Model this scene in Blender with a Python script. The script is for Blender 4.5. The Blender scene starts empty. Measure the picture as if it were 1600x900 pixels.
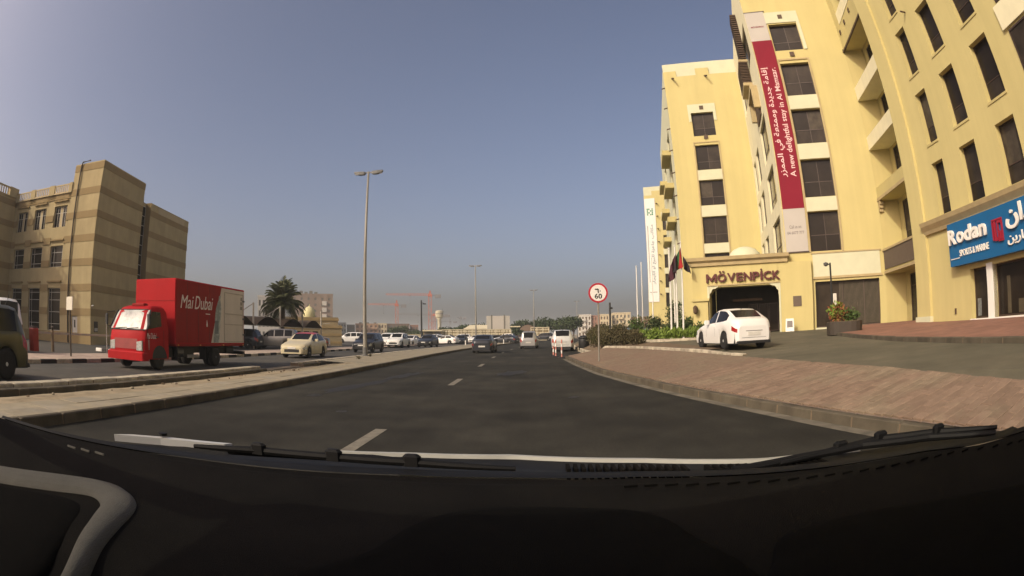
import bpy, math, random
from math import sin, cos, tan, pi, radians, sqrt, atan2, hypot
from mathutils import Vector, Matrix
random.seed(7)
sc = bpy.context.scene
COL = sc.collection

# ------------------------------------------------------------------ camera
# a wide dash-camera lens: angle = u + 0.1925 u^3 (u = image radius / focal length), 126 degrees across
cam_d = bpy.data.cameras.new('camera')
cam = bpy.data.objects.new('camera', cam_d)
COL.objects.link(cam)
sc.camera = cam
cam_d.type = 'PANO'
cam_d.panorama_type = 'FISHEYE_LENS_POLYNOMIAL'
cam_d.sensor_fit = 'HORIZONTAL'
cam_d.sensor_width = 36.0
cam_d.sensor_height = 20.25
cam_d.fisheye_fov = radians(180)
FMM = 898.857 * 36 / 1600
cam_d.fisheye_polynomial_k0 = 0.0
cam_d.fisheye_polynomial_k1 = -1 / FMM
cam_d.fisheye_polynomial_k2 = 0.0
cam_d.fisheye_polynomial_k3 = -0.192497 / FMM ** 3
cam_d.fisheye_polynomial_k4 = 0.0
cam_d.clip_start = 0.02
cam_d.clip_end = 6000
EYE = 1.4
cam.matrix_world = (Matrix.Translation((0, 0, EYE)) @ Matrix.Rotation(0.0256, 4, 'Z')
                    @ Matrix.Rotation(pi / 2 + 0.08202, 4, 'X') @ Matrix.Rotation(-0.014517, 4, 'Z'))

# ------------------------------------------------------------------ sky, sun, exposure
SUN_AZ, SUN_EL = radians(-132), radians(33.8)       # azimuth from +Y, clockwise
world = bpy.data.worlds.new('World')
sc.world = world
world.use_nodes = True
wn = world.node_tree
bg = wn.nodes['Background']
sky = wn.nodes.new('ShaderNodeTexSky')
sky.sky_type = 'NISHITA'
sky.sun_disc = False
sky.sun_elevation = SUN_EL
sky.sun_rotation = SUN_AZ
sky.air_density = 0.7
sky.dust_density = 5.3
sky.ozone_density = 0.0
tint = wn.nodes.new('ShaderNodeMix')          # dusty Gulf air: greyer than the clean-air model
tint.data_type = 'RGBA'
tint.blend_type = 'MULTIPLY'
tint.inputs[0].default_value = 1.0
tint.inputs[7].default_value = (1.07, 0.965, 0.945, 1.0)
wn.links.new(sky.outputs[0], tint.inputs[6])
wn.links.new(tint.outputs[2], bg.inputs[0])
bg.inputs[1].default_value = 0.15
sun_d = bpy.data.lights.new('sun', 'SUN')
sun_d.energy = 2.2
sun_d.angle = radians(0.6)
sun_d.color = (1.0, 0.935, 0.72)
sun = bpy.data.objects.new('sun', sun_d)
COL.objects.link(sun)
sdir = Vector((cos(SUN_EL) * sin(SUN_AZ), cos(SUN_EL) * cos(SUN_AZ), sin(SUN_EL)))
sun.rotation_euler = sdir.to_track_quat('Z', 'Y').to_euler()
sun.location = sdir * 80
vs = sc.view_settings
vs.view_transform = 'Standard'
vs.look = 'None'
vs.exposure = 0.07
vs.gamma = 1.0
vs.use_curve_mapping = False
sc.cycles.use_denoising = True
sc.cycles.max_bounces = 6
sc.cycles.volume_bounces = 0

# ------------------------------------------------------------------ materials
MATS = {}


def mat(name, col, rough=0.75, var=0.12, scale=3.0, bump=0.0, bscale=60.0, metal=0.0, spec=0.4, coat=0.0,
        rnd=0.0, col2=None, mix_scale=0.6, mix_lo=0.45, mix_hi=0.62, streak=0.0, trans=0.0, lanes=0.0):
    """principled material: noise-driven tone, an optional second colour in patches, fine bump, per-object variation"""
    if name in MATS:
        return MATS[name]
    m = bpy.data.materials.new(name)
    m.use_nodes = True
    nt = m.node_tree
    N, L = nt.nodes, nt.links
    b = N['Principled BSDF']
    b.inputs['Roughness'].default_value = rough
    b.inputs['Metallic'].default_value = metal
    b.inputs['Specular IOR Level'].default_value = spec
    b.inputs['Coat Weight'].default_value = coat
    b.inputs['Coat Roughness'].default_value = 0.06
    geo = N.new('ShaderNodeNewGeometry')

    def noise(s, d=5.0, vec=None):
        n = N.new('ShaderNodeTexNoise')
        n.inputs['Scale'].default_value = s
        n.inputs['Detail'].default_value = d
        n.inputs['Roughness'].default_value = 0.62
        L.new(vec or geo.outputs['Position'], n.inputs['Vector'])
        return n.outputs['Fac']

    def rgb(c):
        n = N.new('ShaderNodeRGB')
        n.outputs[0].default_value = (c[0], c[1], c[2], 1)
        return n.outputs[0]

    def mixc(f, a, c, mode='MIX'):
        n = N.new('ShaderNodeMix')
        n.data_type = 'RGBA'
        n.blend_type = mode
        if hasattr(f, 'links'):
            L.new(f, n.inputs[0])
        else:
            n.inputs[0].default_value = f
        L.new(a, n.inputs[6])
        L.new(c, n.inputs[7])
        return n.outputs[2]

    def rng(v, a, c, lo=0.0, hi=1.0):
        n = N.new('ShaderNodeMapRange')
        L.new(v, n.inputs[0])
        n.inputs[1].default_value = a
        n.inputs[2].default_value = c
        n.inputs[3].default_value = lo
        n.inputs[4].default_value = hi
        return n.outputs[0]
    c = rgb(col)
    if col2 is not None:
        c = mixc(rng(noise(mix_scale, 6), mix_lo, mix_hi), c, rgb(col2))
    if var:
        v = rng(noise(scale, 6), 0.3, 0.7, 1 - var, 1 + var)
        hsv = N.new('ShaderNodeHueSaturation')
        L.new(v, hsv.inputs['Value'])
        L.new(c, hsv.inputs['Color'])
        c = hsv.outputs[0]
    if streak:
        mp = N.new('ShaderNodeMapping')
        mp.inputs['Scale'].default_value = (1.6, 1.6, 0.06)
        L.new(geo.outputs['Position'], mp.inputs['Vector'])
        v = rng(noise(1.0, 6, mp.outputs[0]), 0.35, 0.7, 1.0 + streak * 0.4, 1.0 - streak)
        hsv = N.new('ShaderNodeHueSaturation')
        L.new(v, hsv.inputs['Value'])
        L.new(c, hsv.inputs['Color'])
        c = hsv.outputs[0]
    if lanes:            # wear drawn out along the direction of travel, and fine aggregate
        for sc_, amt, det in (((0.9, 0.035, 1), lanes, 5), ((26, 26, 26), lanes * 0.8, 3)):
            mp = N.new('ShaderNodeMapping')
            mp.inputs['Scale'].default_value = sc_
            L.new(geo.outputs['Position'], mp.inputs['Vector'])
            v = rng(noise(1.0, det, mp.outputs[0]), 0.3, 0.7, 1 - amt, 1 + amt)
            hsv = N.new('ShaderNodeHueSaturation')
            L.new(v, hsv.inputs['Value'])
            L.new(c, hsv.inputs['Color'])
            c = hsv.outputs[0]
    if rnd:
        oi = N.new('ShaderNodeObjectInfo')
        v = rng(oi.outputs['Random'], 0, 1, 1 - rnd, 1 + rnd)
        hsv = N.new('ShaderNodeHueSaturation')
        L.new(v, hsv.inputs['Value'])
        L.new(c, hsv.inputs['Color'])
        c = hsv.outputs[0]
    L.new(c, b.inputs['Base Color'])
    if bump:
        bn = N.new('ShaderNodeBump')
        bn.inputs['Strength'].default_value = bump
        bn.inputs['Distance'].default_value = 0.01
        L.new(noise(bscale, 4), bn.inputs['Height'])
        L.new(bn.outputs[0], b.inputs['Normal'])
    if trans:
        b.inputs['Subsurface Weight'].default_value = 0
        b.inputs['Transmission Weight'].default_value = trans
    MATS[name] = m
    return m


def brick_mat(name, c1, c2, cm, sx, sy, rough=0.85):
    """far paving: a brick pattern in world x, y"""
    m = mat(name, c1, rough, 0.1, 2.0, 0.15, 90)
    nt = m.node_tree
    N, L = nt.nodes, nt.links
    br = N.new('ShaderNodeTexBrick')
    br.inputs['Color1'].default_value = (*c1, 1)
    br.inputs['Color2'].default_value = (*c2, 1)
    br.inputs['Mortar'].default_value = (*cm, 1)
    br.inputs['Scale'].default_value = 1.0
    br.inputs['Brick Width'].default_value = sx
    br.inputs['Row Height'].default_value = sy
    br.inputs['Mortar Size'].default_value = 0.006
    geo = [n for n in N if n.type == 'NEW_GEOMETRY'][0]
    L.new(geo.outputs['Position'], br.inputs['Vector'])
    n1 = N.new('ShaderNodeTexNoise')
    n1.inputs['Scale'].default_value = 0.8
    n1.inputs['Detail'].default_value = 7
    L.new(geo.outputs['Position'], n1.inputs['Vector'])
    r = N.new('ShaderNodeMapRange')
    L.new(n1.outputs['Fac'], r.inputs[0])
    r.inputs[1].default_value = 0.3
    r.inputs[2].default_value = 0.7
    r.inputs[3].default_value = 0.8
    r.inputs[4].default_value = 1.15
    h = N.new('ShaderNodeHueSaturation')
    L.new(r.outputs[0], h.inputs['Value'])
    L.new(br.outputs['Color'], h.inputs['Color'])
    L.new(h.outputs[0], N['Principled BSDF'].inputs['Base Color'])
    return m


# ------------------------------------------------------------------ mesh building
class MB:
    """collects shapes; build() links them as one mesh object"""

    def __init__(s, tf=None):
        s.v, s.f, s.tf, s.pc = [], [], tf, []

    def add(s, vs_, fs):
        o = len(s.v)
        s.pc.append((o, len(s.f)))
        t = s.tf
        s.v += [tuple(t(*p)) if t else tuple(p) for p in vs_]
        s.f += [tuple(i + o for i in q) for q in fs]
        return s

    def box(s, x0, x1, y0, y1, z0, z1):
        return s.add([(x0, y0, z0), (x1, y0, z0), (x1, y1, z0), (x0, y1, z0), (x0, y0, z1), (x1, y0, z1), (x1, y1, z1), (x0, y1, z1)],
                     [(3, 2, 1, 0), (4, 5, 6, 7), (0, 1, 5, 4), (1, 2, 6, 5), (2, 3, 7, 6), (3, 0, 4, 7)])

    def cbox(s, x0, x1, y0, y1, z0, z1, c=0.02):
        """box with chamfered upright edges and top"""
        def ring(d, z):
            a, b_, e, g = x0 + d, x1 - d, y0 + d, y1 - d
            return [(a + c, e, z), (b_ - c, e, z), (b_, e + c, z), (b_, g - c, z), (b_ - c, g, z), (a + c, g, z), (a, g - c, z), (a, e + c, z)]
        return s.loft([ring(0, z0), ring(0, z1 - c), ring(c, z1)], True, True)

    def loft(s, rings, cap0=False, cap1=False, closed=True):
        n = len(rings[0])
        vs_ = [p for r in rings for p in r]
        fs = []
        for k in range(len(rings) - 1):
            for i in range(n if closed else n - 1):
                j = (i + 1) % n
                fs.append((k * n + i, k * n + j, (k + 1) * n + j, (k + 1) * n + i))
        if cap0:
            fs.append(tuple(range(n - 1, -1, -1)))
        if cap1:
            m_ = (len(rings) - 1) * n
            fs.append(tuple(range(m_, m_ + n)))
        return s.add(vs_, fs)

    def prism(s, poly, z0, z1, taper=None):
        top = taper or poly
        return s.loft([[(x, y, z0) for x, y in poly], [(x, y, z1) for x, y in top]], True, True)

    def quad(s, a, b, c, d):
        return s.add([a, b, c, d], [(0, 1, 2, 3)])

    def lathe(s, prof, c=(0, 0, 0), n=16, axis='z'):
        rings = []
        for r, h in prof:
            rg = []
            for i in range(n):
                a = 2 * pi * i / n
                p = (r * cos(a), r * sin(a), h)
                if axis == 'x':
                    p = (p[2], p[0], p[1])
                elif axis == 'y':
                    p = (p[1], p[2], p[0])
                rg.append((p[0] + c[0], p[1] + c[1], p[2] + c[2]))
            rings.append(rg)
        return s.loft(rings, True, True)

    def tube(s, pts, r, n=8, ends=True):
        pts = [Vector(p) for p in pts]
        rs = r if isinstance(r, (list, tuple)) else [r] * len(pts)
        rings = []
        ref = None
        for i, p in enumerate(pts):
            d = (pts[min(i + 1, len(pts) - 1)] - pts[max(i - 1, 0)]).normalized()
            if ref is None or abs(ref.dot(d)) > 0.95:
                ref = Vector((0, 0, 1)) if abs(d.z) < 0.9 else Vector((1, 0, 0))
            a = d.cross(ref).normalized()
            b = d.cross(a).normalized()
            rings.append([tuple(p + (a * cos(2 * pi * k / n) + b * sin(2 * pi * k / n)) * rs[i]) for k in range(n)])
        return s.loft(rings, ends, ends)

    def bar(s, p, q, w, h):
        """rectangular bar from p to q, w across (horizontal), h high"""
        p, q = Vector(p), Vector(q)
        d = (q - p).normalized()
        a = Vector((0, 0, 1)).cross(d)
        a = a.normalized() if a.length > 1e-4 else Vector((1, 0, 0))
        b = d.cross(a)
        R = lambda o: [tuple(o + a * (i * w / 2) + b * (j * h / 2)) for i, j in ((-1, -1), (1, -1), (1, 1), (-1, 1))]
        return s.loft([R(p), R(q)], True, True)

    def leaves(s, c, rad, n, size, rg, shell=0.5, up=0.0, squash=0.5):
        """n leaf-sized faces in an ellipsoid, biased to its outside; lumpy"""
        lumps = [(Vector((rg.gauss(0, 1), rg.gauss(0, 1), rg.gauss(0, 1))).normalized(), rg.uniform(0.25, 0.5)) for _ in range(9)]
        for _ in range(n):
            d = Vector((rg.gauss(0, 1), rg.gauss(0, 1), rg.gauss(0, 1))).normalized()
            k = 0.72 + max((max(0, d.dot(l)) ** 4) * h for l, h in lumps)
            r = (shell + (1 - shell) * rg.random()) if rg.random() < 0.8 else rg.random()
            p = Vector((c[0] + d.x * rad[0] * r * k, c[1] + d.y * rad[1] * r * k, c[2] + d.z * rad[2] * r * k))
            a = Vector((rg.gauss(0, 1), rg.gauss(0, 1), rg.gauss(0, 1) + up)).normalized()
            b = a.cross(Vector((rg.gauss(0, 1), rg.gauss(0, 1), rg.gauss(0, 1)))).normalized()
            l = size * rg.uniform(0.6, 1.4)
            w = l * squash * 0.5
            s.add([p - b * w * 0.3, p + a * l * 0.45 - b * w, p + a * l, p + a * l * 0.5 + b * w], [(0, 1, 2, 3)])
        return s

    def wall(s, s0, s1, z0, z1, holes=(), depth=0.2, out=0.0):
        """flat wall in frame coords (s, out, z) with rectangular openings and their reveals"""
        S = sorted({s0, s1, *[h[0] for h in holes], *[h[1] for h in holes]})
        Z = sorted({z0, z1, *[h[2] for h in holes], *[h[3] for h in holes]})
        S = [q for q in S if s0 <= q <= s1]
        Z = [q for q in Z if z0 <= q <= z1]
        for a, b in zip(S, S[1:]):
            for c, d in zip(Z, Z[1:]):
                m, k = (a + b) / 2, (c + d) / 2
                if not any(h[0] < m < h[1] and h[2] < k < h[3] for h in holes):
                    s.quad((a, out, c), (b, out, c), (b, out, d), (a, out, d))
        for a, b, c, d in holes:
            o, i = out, out - depth
            s.quad((a, o, c), (a, i, c), (b, i, c), (b, o, c))
            s.quad((a, o, d), (b, o, d), (b, i, d), (a, i, d))
            s.quad((a, o, c), (a, o, d), (a, i, d), (a, i, c))
            s.quad((b, o, c), (b, i, c), (b, i, d), (b, o, d))
        return s

    def mesh(s, name):
        me = bpy.data.meshes.new(name)
        me.from_pydata(s.v, [], s.f)
        me.update()
        return me

    def build_each(s, name, m, parent=None):
        """every added shape as an object of its own"""
        ends = s.pc[1:] + [(len(s.v), len(s.f))]
        for (v0, f0), (v1, f1) in zip(s.pc, ends):
            me = bpy.data.meshes.new(name)
            me.from_pydata(s.v[v0:v1], [], [tuple(i - v0 for i in q) for q in s.f[f0:f1]])
            me.update()
            link(name, me, m, parent)

    def build(s, name, m, parent=None, smooth=False, kind=None, label=None):
        return link(name, s.mesh(name), m, parent, smooth, kind, label)


def link(name, me, m, parent=None, smooth=False, kind=None, label=None):
    if m is not None and not me.materials:
        me.materials.append(m)
    if smooth:
        me.polygons.foreach_set('use_smooth', [True] * len(me.polygons))
        me.update()
    o = bpy.data.objects.new(name, me)
    COL.objects.link(o)
    if parent is not None:
        o.parent = parent
        if parent.get('_world'):
            o.matrix_parent_inverse = WINV[parent.name]
    if kind:
        o['kind'] = kind
    if label:
        o['label'] = label
    return o


WINV = {}


def thing(name, label, cat, loc=(0, 0, 0), rz=0.0, group=None, world=False):
    """an Empty at the thing's base; world=True: its parts are given in world coordinates"""
    o = bpy.data.objects.new(name, None)
    o.empty_display_size = 0.2
    COL.objects.link(o)
    o.location = loc
    o.rotation_euler = (0, 0, rz)
    o['label'] = label
    o['category'] = cat
    if group:
        o['group'] = group
    if world:
        o['_world'] = 1
        WINV[o.name] = (Matrix.Translation(loc) @ Matrix.Rotation(rz, 4, 'Z')).inverted()
    return o


def tag(o, label, cat, group=None):
    o['label'] = label
    o['category'] = cat
    if group:
        o['group'] = group
    return o


def sub(parent, o):
    """make o (given in world coordinates under a world thing) a sub-part of the part `parent`"""
    o.parent = parent
    return o


def copy_tree(o, parent=None):
    c = o.copy()
    COL.objects.link(c)
    if parent is not None:
        c.parent = parent
    for ch in o.children:
        copy_tree(ch, c)
    return c


def smooth_by_angle(o, ang=35):
    me = o.data
    me.polygons.foreach_set('use_smooth', [True] * len(me.polygons))
    try:
        me.set_sharp_from_angle(angle=radians(ang))
    except Exception:
        pass


class Frame:
    """wall frame: s along the wall (left to right as seen from the road), out towards the viewer, z up"""

    def __init__(f, o, u):
        f.o = Vector((o[0], o[1], 0))
        f.u = Vector((u[0], u[1], 0)).normalized()
        f.n = f.u.cross(Vector((0, 0, 1)))

    def __call__(f, s_, out, z):
        p = f.o + f.u * s_ + f.n * out
        return (p.x, p.y, z)

    def mtx(f, s_, out, z, rot=0.0):
        """text matrix: x along the wall, y up, turned by rot in the wall plane"""
        m = Matrix(((f.u.x, 0, f.n.x, 0), (f.u.y, 0, f.n.y, 0), (0, 1, 0, 0), (0, 0, 0, 1)))
        return Matrix.Translation(f(s_, out, z)) @ m @ Matrix.Rotation(rot, 4, 'Z')


def lerp(a, b, t):
    return a + (b - a) * t


def interp(pts, x):
    if x <= pts[0][0]:
        return pts[0][1]
    for (x0, y0), (x1, y1) in zip(pts, pts[1:]):
        if x <= x1:
            return lerp(y0, y1, (x - x0) / (x1 - x0))
    return pts[-1][1]


# ------------------------------------------------------------------ lettering (built-in font)
FORMS = {0x627: (0xFE8D, 0xFE8E), 0x623: (0xFE83, 0xFE84), 0x625: (0xFE87, 0xFE88), 0x628: (0xFE8F, 0xFE90, 0xFE91, 0xFE92),
         0x629: (0xFE93, 0xFE94), 0x62A: (0xFE95, 0xFE96, 0xFE97, 0xFE98), 0x62C: (0xFE9D, 0xFE9E, 0xFE9F, 0xFEA0),
         0x62F: (0xFEA9, 0xFEAA), 0x631: (0xFEAD, 0xFEAE), 0x632: (0xFEAF, 0xFEB0), 0x633: (0xFEB1, 0xFEB2, 0xFEB3, 0xFEB4),
         0x639: (0xFEC9, 0xFECA, 0xFECB, 0xFECC), 0x641: (0xFED1, 0xFED2, 0xFED3, 0xFED4), 0x642: (0xFED5, 0xFED6, 0xFED7, 0xFED8),
         0x643: (0xFED9, 0xFEDA, 0xFEDB, 0xFEDC), 0x644: (0xFEDD, 0xFEDE, 0xFEDF, 0xFEE0), 0x645: (0xFEE1, 0xFEE2, 0xFEE3, 0xFEE4),
         0x646: (0xFEE5, 0xFEE6, 0xFEE7, 0xFEE8), 0x647: (0xFEE9, 0xFEEA, 0xFEEB, 0xFEEC), 0x648: (0xFEED, 0xFEEE),
         0x64A: (0xFEF1, 0xFEF2, 0xFEF3, 0xFEF4)}


def arabic(s):
    out = []
    for i, c in enumerate(s):
        f = FORMS.get(ord(c))
        if not f:
            out.append(c)
            continue
        p = FORMS.get(ord(s[i - 1])) if i else None
        n = FORMS.get(ord(s[i + 1])) if i + 1 < len(s) else None
        pj, nj = bool(p and len(p) == 4), bool(n and len(f) == 4)
        out.append(chr(f[(3 if nj else 1) if pj else (2 if nj else 0)]))
    return ''.join(reversed(out))


def text_mesh(body, w=None, h=None, depth=0.02, bold=0.0, shear=0.0):
    """solid letters as a mesh, lower left at the origin, scaled to width w and height h"""
    cu = bpy.data.curves.new('lettering', 'FONT')
    cu.body = body
    cu.size = 1.0
    cu.offset = bold
    cu.shear = shear
    cu.resolution_u = 3
    cu.extrude = 0.5
    ob = bpy.data.objects.new('lettering', cu)
    COL.objects.link(ob)
    dg = bpy.context.evaluated_depsgraph_get()
    me = bpy.data.meshes.new_from_object(ob.evaluated_get(dg))
    bpy.data.objects.remove(ob)
    bpy.data.curves.remove(cu)
    xs = [v.co.x for v in me.vertices]
    ys = [v.co.y for v in me.vertices]
    x0, y0 = min(xs), min(ys)
    sx = w / (max(xs) - x0) if w else None
    sy = h / (max(ys) - y0) if h else None
    sx = sx or sy
    sy = sy or sx
    for v in me.vertices:
        v.co = ((v.co.x - x0) * sx, (v.co.y - y0) * sy, (v.co.z + 0.5) * depth)
    me.materials.clear()
    return me


def place_words(me, m, mtx, parent, gap):
    """lettering set as separate words: cut the mesh wherever the line has a gap"""
    import bmesh
    n = len(me.vertices)
    par = list(range(n))

    def find(i):
        while par[i] != i:
            par[i] = par[par[i]]
            i = par[i]
        return i
    for e in me.edges:
        a, b = find(e.vertices[0]), find(e.vertices[1])
        par[a] = b
    iv = {}
    for v in me.vertices:
        r = find(v.index)
        lo, hi = iv.get(r, (1e9, -1e9))
        iv[r] = (min(lo, v.co.x), max(hi, v.co.x))
    order = sorted(iv, key=lambda r: iv[r][0])
    word, k, end = {}, 0, None
    for r in order:
        if end is not None and iv[r][0] - end > gap:
            k += 1
        word[r] = k
        end = iv[r][1] if end is None else max(end, iv[r][1])
    for w in range(k + 1):
        idx = [v.index for v in me.vertices if word[find(v.index)] == w]
        mp = {q: i for i, q in enumerate(idx)}
        mb = MB()
        mb.v = [tuple(mtx @ me.vertices[q].co) for q in idx]
        mb.f = [tuple(mp[q] for q in p.vertices) for p in me.polygons if p.vertices[0] in mp]
        mb.build('word', m, parent)


def place_text(name, me, m, mtx, parent=None):
    me.transform(mtx)
    o = link(name, me, m, parent)
    return o


# ------------------------------------------------------------------ palette
ASPH = mat('asphalt', (0.0245, 0.0236, 0.0195), 0.92, 0.22, 0.9, 0.5, 140, spec=0.12, col2=(0.041, 0.039, 0.031), mix_scale=0.22, mix_lo=0.42, mix_hi=0.66, lanes=0.22)
ASPH2 = mat('asphalt_old', (0.060, 0.058, 0.052), 0.9, 0.18, 1.2, 0.5, 140, spec=0.25, col2=(0.082, 0.075, 0.062), mix_scale=0.2, lanes=0.15)
DRIVE = mat('asphalt_drive', (0.105, 0.096, 0.066), 0.92, 0.18, 0.7, 0.4, 120, spec=0.2, col2=(0.135, 0.12, 0.082), mix_scale=0.3)
SAND = mat('sand', (0.30, 0.25, 0.17), 0.95, 0.2, 2.5, 0.6, 60, spec=0.1, col2=(0.22, 0.18, 0.12), mix_scale=1.4)
SOIL = mat('soil', (0.16, 0.12, 0.08), 0.95, 0.25, 4, 0.8, 50, spec=0.1)
CONC = mat('concrete', (0.275, 0.24, 0.17), 0.9, 0.18, 2.0, 0.35, 90, spec=0.2, rnd=0.07, col2=(0.25, 0.23, 0.19), mix_scale=1.2, mix_lo=0.5, mix_hi=0.75)
KERB = mat('kerb_concrete', (0.105, 0.09, 0.064), 0.9, 0.2, 5.0, 0.5, 80, spec=0.2, rnd=0.12, col2=(0.065, 0.055, 0.04), mix_scale=2.5)
KERBW = mat('kerb_pale', (0.45, 0.40, 0.30), 0.88, 0.2, 4.0, 0.4, 80, spec=0.2, rnd=0.1, col2=(0.30, 0.26, 0.2), mix_scale=2.5)
KERBK = mat('kerb_black', (0.03, 0.028, 0.026), 0.8, 0.3, 5, 0.3, 80, rnd=0.2)
PAVER = mat('paver_red', (0.20, 0.14, 0.099), 0.88, 0.14, 6.0, 0.3, 110, spec=0.2, rnd=0.13, col2=(0.205, 0.158, 0.108), mix_scale=0.9)
PAVERB = mat('paver_bed', (0.17, 0.13, 0.10), 0.95, 0.2, 8, 0.3, 100)
PAVFAR = brick_mat('paver_far', (0.22, 0.105, 0.07), (0.27, 0.135, 0.09), (0.16, 0.1, 0.08), 0.4, 0.2)
PAVPINK = brick_mat('paver_pink', (0.36, 0.28, 0.22), (0.42, 0.33, 0.26), (0.24, 0.19, 0.15), 0.4, 0.2)
WHITEP = mat('road_paint', (0.17, 0.155, 0.12), 0.85, 0.25, 7, 0.3, 120, col2=(0.13, 0.12, 0.10), mix_scale=6, mix_lo=0.52, mix_hi=0.7)


def cx(y):
    """the road bends to the right ahead"""
    return 0.0 if y < 34 else (y - 34) ** 2 / 800.0


XK = [(-10, 5.4), (2, 4.85), (4, 4.55), (6.2, 4.22), (8.4, 3.92), (11.4, 3.45), (14.6, 3.02), (19.5, 2.5), (26, 2.25), (32, 2.13)]
XI = [(15.5, 6.6), (17.2, 6.3), (20.5, 6.0), (26.6, 5.3), (31.8, 4.55), (38, 3.9), (60, 3.9)]


def road_edge(y):
    if y < 32.6:
        return interp(XK, y)
    if y < 34.2:
        t = (y - 32.6) / 1.6
        return lerp(interp(XK, 32.6), 4.2, t * t * (3 - 2 * t))
    return interp(XI, y) + cx(y) - 0.05


def zf(x, y):
    """height of the hotel's forecourt, which lies above the road"""
    return min(1.05, 0.58 + 0.03 * (x - 6.5) + 0.02 * (min(max(y, 18), 42) - 18))


def zg(x, y):
    """ground height on the hotel's side"""
    k = road_edge(y)
    if x <= k:
        return 0.15
    e = max(6.2, k + 2.2)
    if x < e:
        t = (x - k) / (e - k)
        return lerp(0.15, zf(e, y), t)
    return zf(x, y)


def ribbon(name, fa, fb, ys, z, m, nx=1, kind='structure'):
    mb = MB()
    for i, y in enumerate(ys):
        a, b = fa(y), fb(y)
        for j in range(nx + 1):
            mb.v.append((lerp(a, b, j / nx), y, z(lerp(a, b, j / nx), y) if callable(z) else z))
    n = nx + 1
    for i in range(len(ys) - 1):
        for j in range(nx):
            mb.f.append((i * n + j, i * n + j + 1, (i + 1) * n + j + 1, (i + 1) * n + j))
    return mb.build(name, m, kind=kind)


def steps(a, b, d):
    n = max(1, round((b - a) / d))
    return [a + (b - a) * i / n for i in range(n + 1)]


MB().quad((-2500, -2500, -0.2), (2500, -2500, -0.2), (2500, 2500, -0.2), (-2500, 2500, -0.2)).build('ground', SAND, kind='structure')
YS = steps(-10, 36, 1.0) + steps(36, 260, 4)[1:]
ribbon('road', lambda y: -6.45 + cx(y), lambda y: road_edge(y) + 0.02, YS, 0.0, ASPH)
ribbon('road_oncoming', lambda y: -16.95 + cx(y), lambda y: -10.4 + cx(y), YS, 0.0, ASPH2)
ribbon('parking_ground', lambda y: -95, lambda y: -20.4 + cx(y), steps(-10, 150, 10), 0.06, ASPH2)
ribbon('pavement', lambda y: -20.5 + cx(y), lambda y: -17.0 + cx(y), steps(-10, 150, 4), 0.15, PAVPINK)
ribbon('far_ground', lambda y: -200, lambda y: 60, [150, 400], -0.02, SAND)

# lane dashes
lm = MB()
for k, y0 in enumerate((5.7, 15.9, 25.6, 35.2, 45, 55, 65, 75, 86, 97)):
    xs = -2.17 + cx(y0)
    xe = -2.17 + cx(y0 + 2.4)
    d = MB().quad((xs - 0.09, y0, 0.004), (xs + 0.09, y0, 0.004), (xe + 0.09, y0 + 2.4, 0.004), (xe - 0.09, y0 + 2.4, 0.004))
    d.build('lane_dash', WHITEP, kind='structure')
# old oil stains and a worn strip on the carriageway
STAIN = mat('asphalt_stain', (0.017, 0.0158, 0.0135), 0.7, 0.3, 2.0, 0.4, 140, spec=0.3)
rs = random.Random(21)
for x0, y0, lx, ly in ((-4.7, 15.2, .35, 2.6), (-4.3, 19.6, .3, 2.2), (-4.9, 12.2, .16, .3), (-3.4, 9.8, .12, .16), (-0.6, 21.0, .5, 1.6), (1.0, 12.5, .12, .2)):
    ol = []
    for k in range(22):
        a = 2 * pi * k / 22
        r = rs.uniform(.65, 1.1)
        ol.append((x0 + lx * r * cos(a) + .12 * ly * sin(a), y0 + ly * r * sin(a), 0.003))
    MB().add(ol, [tuple(range(22))]).build('road_stain', STAIN, kind='structure')
# concrete gutter along the right kerb
ribbon('gutter', lambda y: road_edge(y) - lerp(0.26, 0.2, min(1, max(0, y / 30))), lambda y: road_edge(y) + 0.01, steps(-8, 32, 1), 0.005, mat('gutter_concrete', (0.17, 0.152, 0.115), 0.9, 0.2, 2.5, 0.4, 90, spec=0.15, col2=(0.11, 0.10, 0.078), mix_scale=1.5))

# central reservation: kerb, slab strip, sandy trench, broken kerb on the far side
ribbon('median_paving', lambda y: -7.8 + cx(y) - (2.2 if y > 25.5 else 0), lambda y: -6.58 + cx(y), steps(-8, 25, 1.2) + steps(26, 110, 2), lambda x, y: 0.15 if y > 25 else 0.115, CONC)
MP = bpy.data.objects['median_paving']
slm = {}
rq = random.Random(9)
for k in range(25):
    for (xa, xb) in ((-7.8, -7.2), (-7.19, -6.6)):
        w = round(xb - xa, 2)
        if w not in slm:
            slm[w] = MB().cbox(0.004, w - 0.004, 0.005, 0.995, -0.05, 0.0, 0.006).mesh('slab')
            slm[w].materials.append(CONC)
        o = link('slab', slm[w], None, MP)
        o.location = (xa, k * 1.0, 0.15 + rq.uniform(-0.006, 0.004))
        o.rotation_euler = (rq.uniform(-.004, .004), rq.uniform(-.004, .004), 0)
rg = random.Random(3)
dirt = MB()
ny, nx = 60, 10
hh = {}
for i in range(ny + 1):
    for j in range(nx + 1):
        y = -8 + i * 34 / ny
        t = j / nx
        x = lerp(-9.9, -7.75, t)
        z = lerp(-0.06, 0.135, min(1, t * 1.35)) + rg.uniform(-0.02, 0.02) * (1 if 0 < j < nx else 0)
        if 18.5 < y < 24:
            z = lerp(-0.02, 0.13, t)
        dirt.v.append((x, y, z))
for i in range(ny):
    for j in range(nx):
        a = i * (nx + 1) + j
        dirt.f.append((a, a + 1, a + nx + 2, a + nx + 1))
smooth_by_angle(dirt.build('median_soil', SAND, kind='structure'))
ribbon('median_soil_break', lambda y: -10.45, lambda y: -9.85, steps(19.2, 23.2, 0.5), lambda x, y: 0.012, SAND)
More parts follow.
